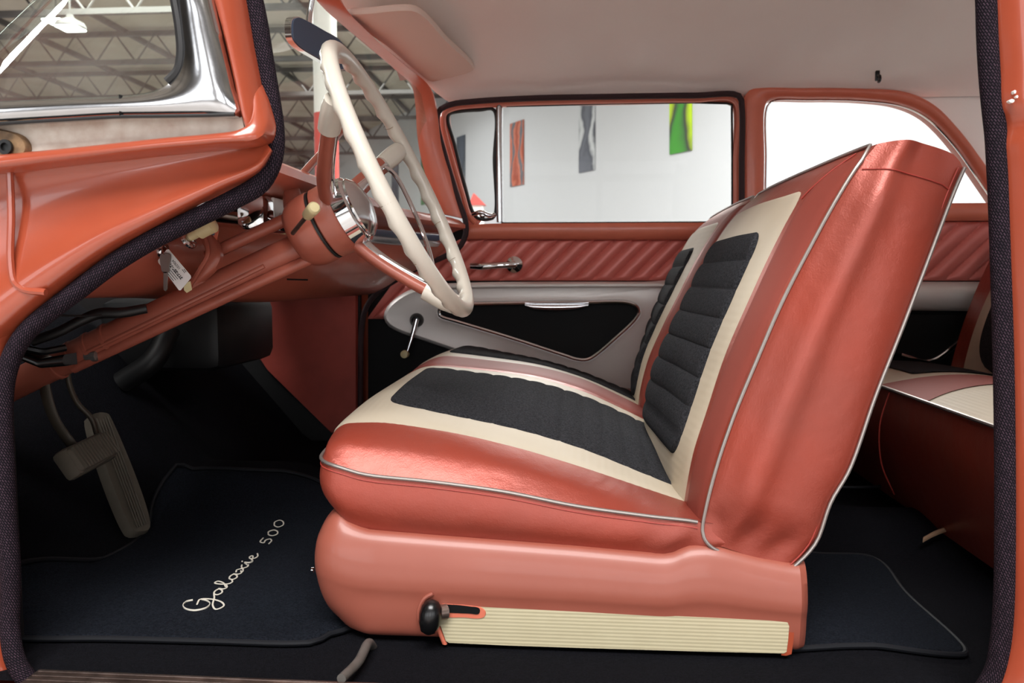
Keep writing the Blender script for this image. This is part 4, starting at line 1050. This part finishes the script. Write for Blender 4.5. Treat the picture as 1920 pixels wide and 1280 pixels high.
secp = np.array(sec)
rows = []
for s_, o_, dz in sec:
    g = pth.copy()
    frt = np.clip((-.30 - pth[:, 0]) / .06, 0, 1)
    oo = o_ - frt * .035 * np.clip((s_ - .55) / .45, 0, 1) ** 2 - frt * .012 * np.clip((.35 - s_) / .35, 0, 1) ** 2
    g[:, :2] += nn * oo[:, None] if hasattr(oo, '__len__') else nn * oo
    g[:, 2] = ztop * (1 - s_) + .004 * s_ + dz
    rows.append(g)
G = pchip(np.cumsum([0] + [.001 + abs(sec[i + 1][0] - sec[i][0]) + abs(sec[i + 1][1] - sec[i][1]) for i in range(len(sec) - 1)]), np.array(rows), np.linspace(0, sum(.001 + abs(sec[i + 1][0] - sec[i][0]) + abs(sec[i + 1][1] - sec[i][1]) for i in range(len(sec) - 1)), 48))
sb = MB().grid(G)
# closed rear end
e = G[:, 0]; e2 = e.copy(); e2[:, 1] += .03; e2[:, 0] += .004; e3 = e.copy(); e3[:, 1] += .12
e1 = e.copy(); e1[:, 0] += .010; e1[:, 1] += .008
sb.grid(np.array([e, e1 , e2 + [.010, 0, 0], e3 + [.01, 0, 0]]))
base = sb.build('seat_shell', M['seat_metal'], fs)
yp = .1012
pk = PL([(806, 1124), (812, 1121), (830, 1122), (862, 1127), (1000, 1137), (1150, 1147), (1300, 1155), (1470, 1163), (1478, 1166), (1481, 1174), (1479, 1200), (1476, 1222), (1470, 1226), (1300, 1222), (1100, 1216), (950, 1211), (842, 1206), (835, 1202), (820, 1160)], yp)
MB().prism([p + np.array([0, 0, 0]) for p in pk], (0, .006, 0), .001).build('ribbed_plate', M['plate'], base)
MB().prism(PL([(1470, 1160), (1484, 1161), (1490, 1166), (1488, 1200), (1484, 1226), (1474, 1229), (1465, 1228)], yp + .0012), (0, .005, 0)).build('plate_edge', M['paint'], base)
MB().bar(PL([(806, 1124), (820, 1165), (838, 1208)], yp + .0005), PL([(799, 1126), (813, 1167), (829, 1207)], yp + .0005), .002, .004, 20).build('plate_edge', M['paint_in'], base)
MB().tube(crv(PL([(812, 1112), (796, 1122), (786, 1142), (786, 1160), (794, 1176)], .0985), 20), .003, 8).build('pressed_bead', M['seat_metal'], base)
sl = MB().prism(crv(PL([(826, 1134), (850, 1133), (885, 1136), (904, 1140), (911, 1148), (908, 1157), (896, 1160), (870, 1158), (838, 1157), (828, 1150)], yp - .0014), 50, True), (0, .004, 0), .0006).build('slot_surround', M['paint_in'], base)
MB().prism(crv(PL([(828, 1135), (850, 1134), (882, 1137), (898, 1140), (900, 1145), (897, 1151), (880, 1150), (840, 1148), (830, 1146)], yp - .0024), 50, True), (0, .003, 0)).build('slot_opening', M['recess'], sl)
lv = MB()
kc = P(807, 1156, .085)
ringz = [(-.024, .004), (-.020, .011), (-.008, .0155), (.004, .016), (.014, .014), (.021, .009), (.0235, .003)]
lv.lathe([(d_, r_) for d_, r_ in ringz], kc, (.12, .1, 1), 22)
MB_l = lv.build('adjuster_knob', M['black_gloss'], base)
MB().tube([P(812, 1150, .088), P(836, 1146, .1)], [.009, .011], 12).build('adjuster_stem', M['alu'], base)
MB().lathe([(0, .004), (.003, .0035), (.004, .001)], P(588, 1068, .155), (-1, 0, 0), 12).build('shell_screw', M['chrome'], base)

# ------------------------------------------------------------------ rear seat
rs = thing('rear_bench', (1.0, .79, 0), 'dark red and cream rear bench seat behind the front seat back', 'seat')
ys = np.linspace(.1, 1.5, 60)
def rtop(y, t):    # t 0 front edge .. 1 at the backrest
    bulge = .030 * math.sin(math.pi * min(1, t * 1.0)) * (1 - abs((y - .79) / .75) ** 4)
    return np.array([.69 + .41 * t + .0 * y, y, .268 + bulge - .012 * t])
def grid_of(fn, ys, ts): return np.array([[fn(y, t) for t in ts] for y in ys])
rc_ = MB().grid(grid_of(rtop, ys, np.linspace(0, 1, 24))).build('seat_cushion', M['cream'], rs)
def rstripe(y, t): return rtop(y, t) + np.array([0, 0, .002])
gs = []
for t in np.linspace(0.0, 1, 24):
    ya = .67 + .14 * (1 - math.exp(-t * 3)); yb2 = .93 + .03 * t
    gs.append([rstripe(y, t) for y in np.linspace(ya, yb2, 10)])
MB().grid(np.array(gs)).build('centre_stripe', M['vinyl_dk'], rc_)
ins_ = []
for t in np.linspace(.33, 1, 20):
    w = .16 * math.sqrt(max(0, 1 - ((1 - (t - .33) / .67) ** 2))) + .004
    ins_.append([rtop(y, t) + np.array([0, 0, .004]) for y in np.linspace(.40 - w, .40 + w, 12)])
MB().grid(np.array(ins_)).build('black_insert', M['black_cloth'], rc_)
MB().grid(np.array([[p + np.array([0, 0, .003]) for p in [rtop(y, t) for y in np.linspace(1.0, 1.35, 12)]] for t in np.linspace(.25, 1, 16)])).build('black_insert', M['black_cloth'], rc_)
MB().grid(np.array([[(.69 + .012 * math.sin(math.pi * t) * 1.2 + .05 * t**2 - .022 * math.sin(math.pi * t), y, .268 - .27 * t) for t in np.linspace(0, 1, 14)] for y in ys])).build('front_boxing', M['vinyl'], rs)
MB().tube([(.688, y, .269) for y in np.linspace(.1, 1.5, 40)], .004, 8).build('cushion_piping', M['piping'], rs)
MB().tube(crv([(.688, .86, .262), (.672, .865, .19), (.680, .87, .10), (.71, .87, .03)], 20), .0018, 6).build('front_seam', M['stitch'], rs)
def rback(y, t):
    return np.array([1.06 + .10 * t + .03 * t * t - .028 * math.sin(math.pi * min(1, t + .1)) * (1 - abs((y - .79) / .7) ** 4), y, .23 + .42 * t])
MB().grid(grid_of(rback, np.linspace(.1, 1.42, 50), np.linspace(0, 1, 24))).build('backrest', M['vinyl'], rs)
rb = [o for o in rs.children if o.name.startswith('backrest')][0]
MB().grid(np.array([[rback(y, t) + np.array([-.003, 0, 0]) for y in np.linspace(.93, 1.33 - .02 * t, 16)] for t in np.linspace(0, .93, 20)])).build('cream_panel', M['cream_back'], rb)
bi = []
for t in np.linspace(.10, .85, 26):
    w = .14 * (1 - abs((t - .475) / .378) ** 4) ** .5 if abs((t - .475) / .378) < 1 else 0
    bi.append([rback(y, t) + np.array([-.008, 0, 0]) for y in np.linspace(1.12 - w, 1.12 + w, 12)])
MB().grid(np.array(bi)).build('black_insert', M['black_cloth'], rb)
MB().prism([(.70, .1, .26), (1.1, .1, .255), (1.1, .1, -.02), (.735, .1, -.02)], (0, .01, 0)).build('cushion_end', M['vinyl'], rs)
MB().box((1.28, .78, .3), (.1, 1.4, .7), bev=.02).build('seat_back_shell', M['black'], rs)

# ------------------------------------------------------------------ floor mats
def matmesh(poly, z, th, name, label, group):
    c = np.mean(np.array(poly), 0)
    o = thing(name, (c[0], c[1], z), label, 'floor mat', group)
    lp = crv([(x, y, 0) for x, y in poly], 120, True)
    lp[:, 2] = floor_z(lp[:, 0], lp[:, 1]) + z
    cz = float(floor_z(np.array(c[0]), np.array(c[1]))) + z
    m_ = MB(); rings = []
    for t in (1.0, .97, .9, .7, .5, .3, .1):
        g = np.array([c[0], c[1], 0]) * (1 - t) + lp * t
        g[:, 2] = floor_z(g[:, 0], g[:, 1]) + z + (th if t < 1 else 0)
        rings.append(g)
    m_.grid(np.array(rings), closed_v=True); m_.add(rings[-1], [tuple(range(120))])
    m_.build('pile', M['matcloth'], o)
    ed = lp.copy(); ed[:, 2] += th * .6
    MB().tube(ed, .0042, 8, True).build('binding', M['mat_edge'], o)
    return o
def zxy(u, v, z=.008):
    d = R_ * (u - 960) / F + UP * (640 - v) / F + FW
    p = CAM + d * ((z - CAM[2]) / d[2]); return (p[0], p[1])
fm = matmesh([zxy(20, 1188), zxy(200, 1190), zxy(400, 1195), zxy(545, 1199), zxy(590, 1196), zxy(622, 1180), (-.33, .14), (-.34, .3), (-.36, .55), zxy(600, 955), zxy(500, 950), zxy(345, 948), zxy(325, 955), zxy(290, 975), zxy(270, 1000), (-.86, .40), (-.90, .25), (-.90, .1)], .002, .008, 'floor_mat', 'black driver floor mat with silver script, in front of the front seat', 'floor mats')
rmt = matmesh([zxy(1400, 1205), zxy(1600, 1203), zxy(1780, 1200), zxy(1812, 1192), zxy(1700, 1085), zxy(1655, 1030), zxy(1630, 1021), zxy(1520, 1030), (.25, .52), (.24, .2)], .002, .008, 'floor_mat', 'black rear floor mat behind the front seat, plain without script', 'floor mats')
tag(MB().tube(crv([(.60, 1.0, .012), (.68, 1.0, .012), (.74, 1.02, .012), (.75, 1.1, .012)], 10), .004, 6).build('mat_rib', M['mat_edge'], rmt))

# silver script stitched on the driver's mat: reads along +y, top toward the front of the car
def glyph(pts, x0, sc): return [(x0 + a * sc, b * sc) for a, b in pts]
SCR = {
    'G': ([[(1.0, 1.25), (.85, 1.5), (.5, 1.5), (.15, 1.1), (.05, .5), (.3, .05), (.7, .05), (1.0, .45), (1.1, .8)], [(.6, .75), (1.1, .85), (1.15, .3), (.9, -.5), (.5, -.85), (.2, -.6), (.55, -.2), (1.3, .15), (1.6, .35)]], 1.45),
    'a': ([[(.75, .62), (.5, .75), (.2, .55), (.15, .2), (.35, 0), (.6, .2), (.78, .65), (.75, .2), (.9, 0), (1.15, .25)]], 1.0),
    'l': ([[(0, .2), (.4, .8), (.55, 1.45), (.35, 1.55), (.25, 1.0), (.3, .2), (.5, 0), (.75, .25)]], .65),
    'x': ([[(0, .6), (.25, .7), (.45, .3), (.65, 0), (.9, .1)], [(.85, .72), (.6, .55), (.25, .1), (.05, 0)]], .9),
    'i': ([[(0, .25), (.25, .7), (.25, .2), (.45, 0), (.65, .25)], [(.36, 1.02), (.42, 1.08)]], .58),
    'e': ([[(0, .25), (.4, .4), (.55, .62), (.38, .75), (.18, .5), (.25, .1), (.5, 0), (.85, .3)]], 1.2),
    '5': ([[(.85, 1.2), (.35, 1.15), (.25, .7), (.6, .72), (.75, .4), (.55, .05), (.15, .05)]], 1.0),
    '0': ([[(.55, 1.15), (.25, .9), (.15, .4), (.35, .02), (.65, .2), (.78, .7), (.62, 1.1), (.5, 1.15)]], .95),
}
word = 'Galaxie 500'; sw_ = 0.0; letters = []
for c_ in word:
    if c_ == ' ': sw_ += .8; continue
    ss, w = SCR[c_]
    letters.append((c_ == 'G', [[(sw_ + a, b) for a, b in s_] for s_ in ss]))
    sw_ += w
sc_l = .425 / sw_
for hgt, ss in letters:
    em = MB()
    for s_ in ss:
        pts = crv([(-.566 - .024 * a / sw_ - (b * .85 if hgt else b * .55) * sc_l * .8, .172 + a * sc_l, 0) for a, b in s_], 10 + 6 * len(s_))
        pts[:, 2] = floor_z(pts[:, 0], pts[:, 1]) + .0118
        em.tube(pts, .0015, 6, flat=.6)
    tag(em.build('embroidered_letter', M['thread'], fm), 'silver stitched script letter')

# ------------------------------------------------------------------ loose odds on the floor
tag(MB().tube(crv([P(700, 1214, .10) + [0, .0, 0], (-.285, .075, .012), P(672, 1240, .02), P(640, 1272, -.035)], 30), [.006, .0065, .0065, .006], 12).build('grey_cable', M['grey_hose']), 'grey cable running from under the seat shell to the scuff plate', 'cable')
stp = MB().bar([(.672, .62, .004), (.70, .64, .010), (.745, .67, .014), (.80, .70, .012)], [(.682, .64, .004), (.715, .665, .010), (.755, .69, .014), (.80, .72, .012)], .004, .004, 20, dirn=(0, 0, 1))
tag(stp.build('floor_strap', M['tan']), 'small tan strap lying on carpet before the rear seat', 'strap')
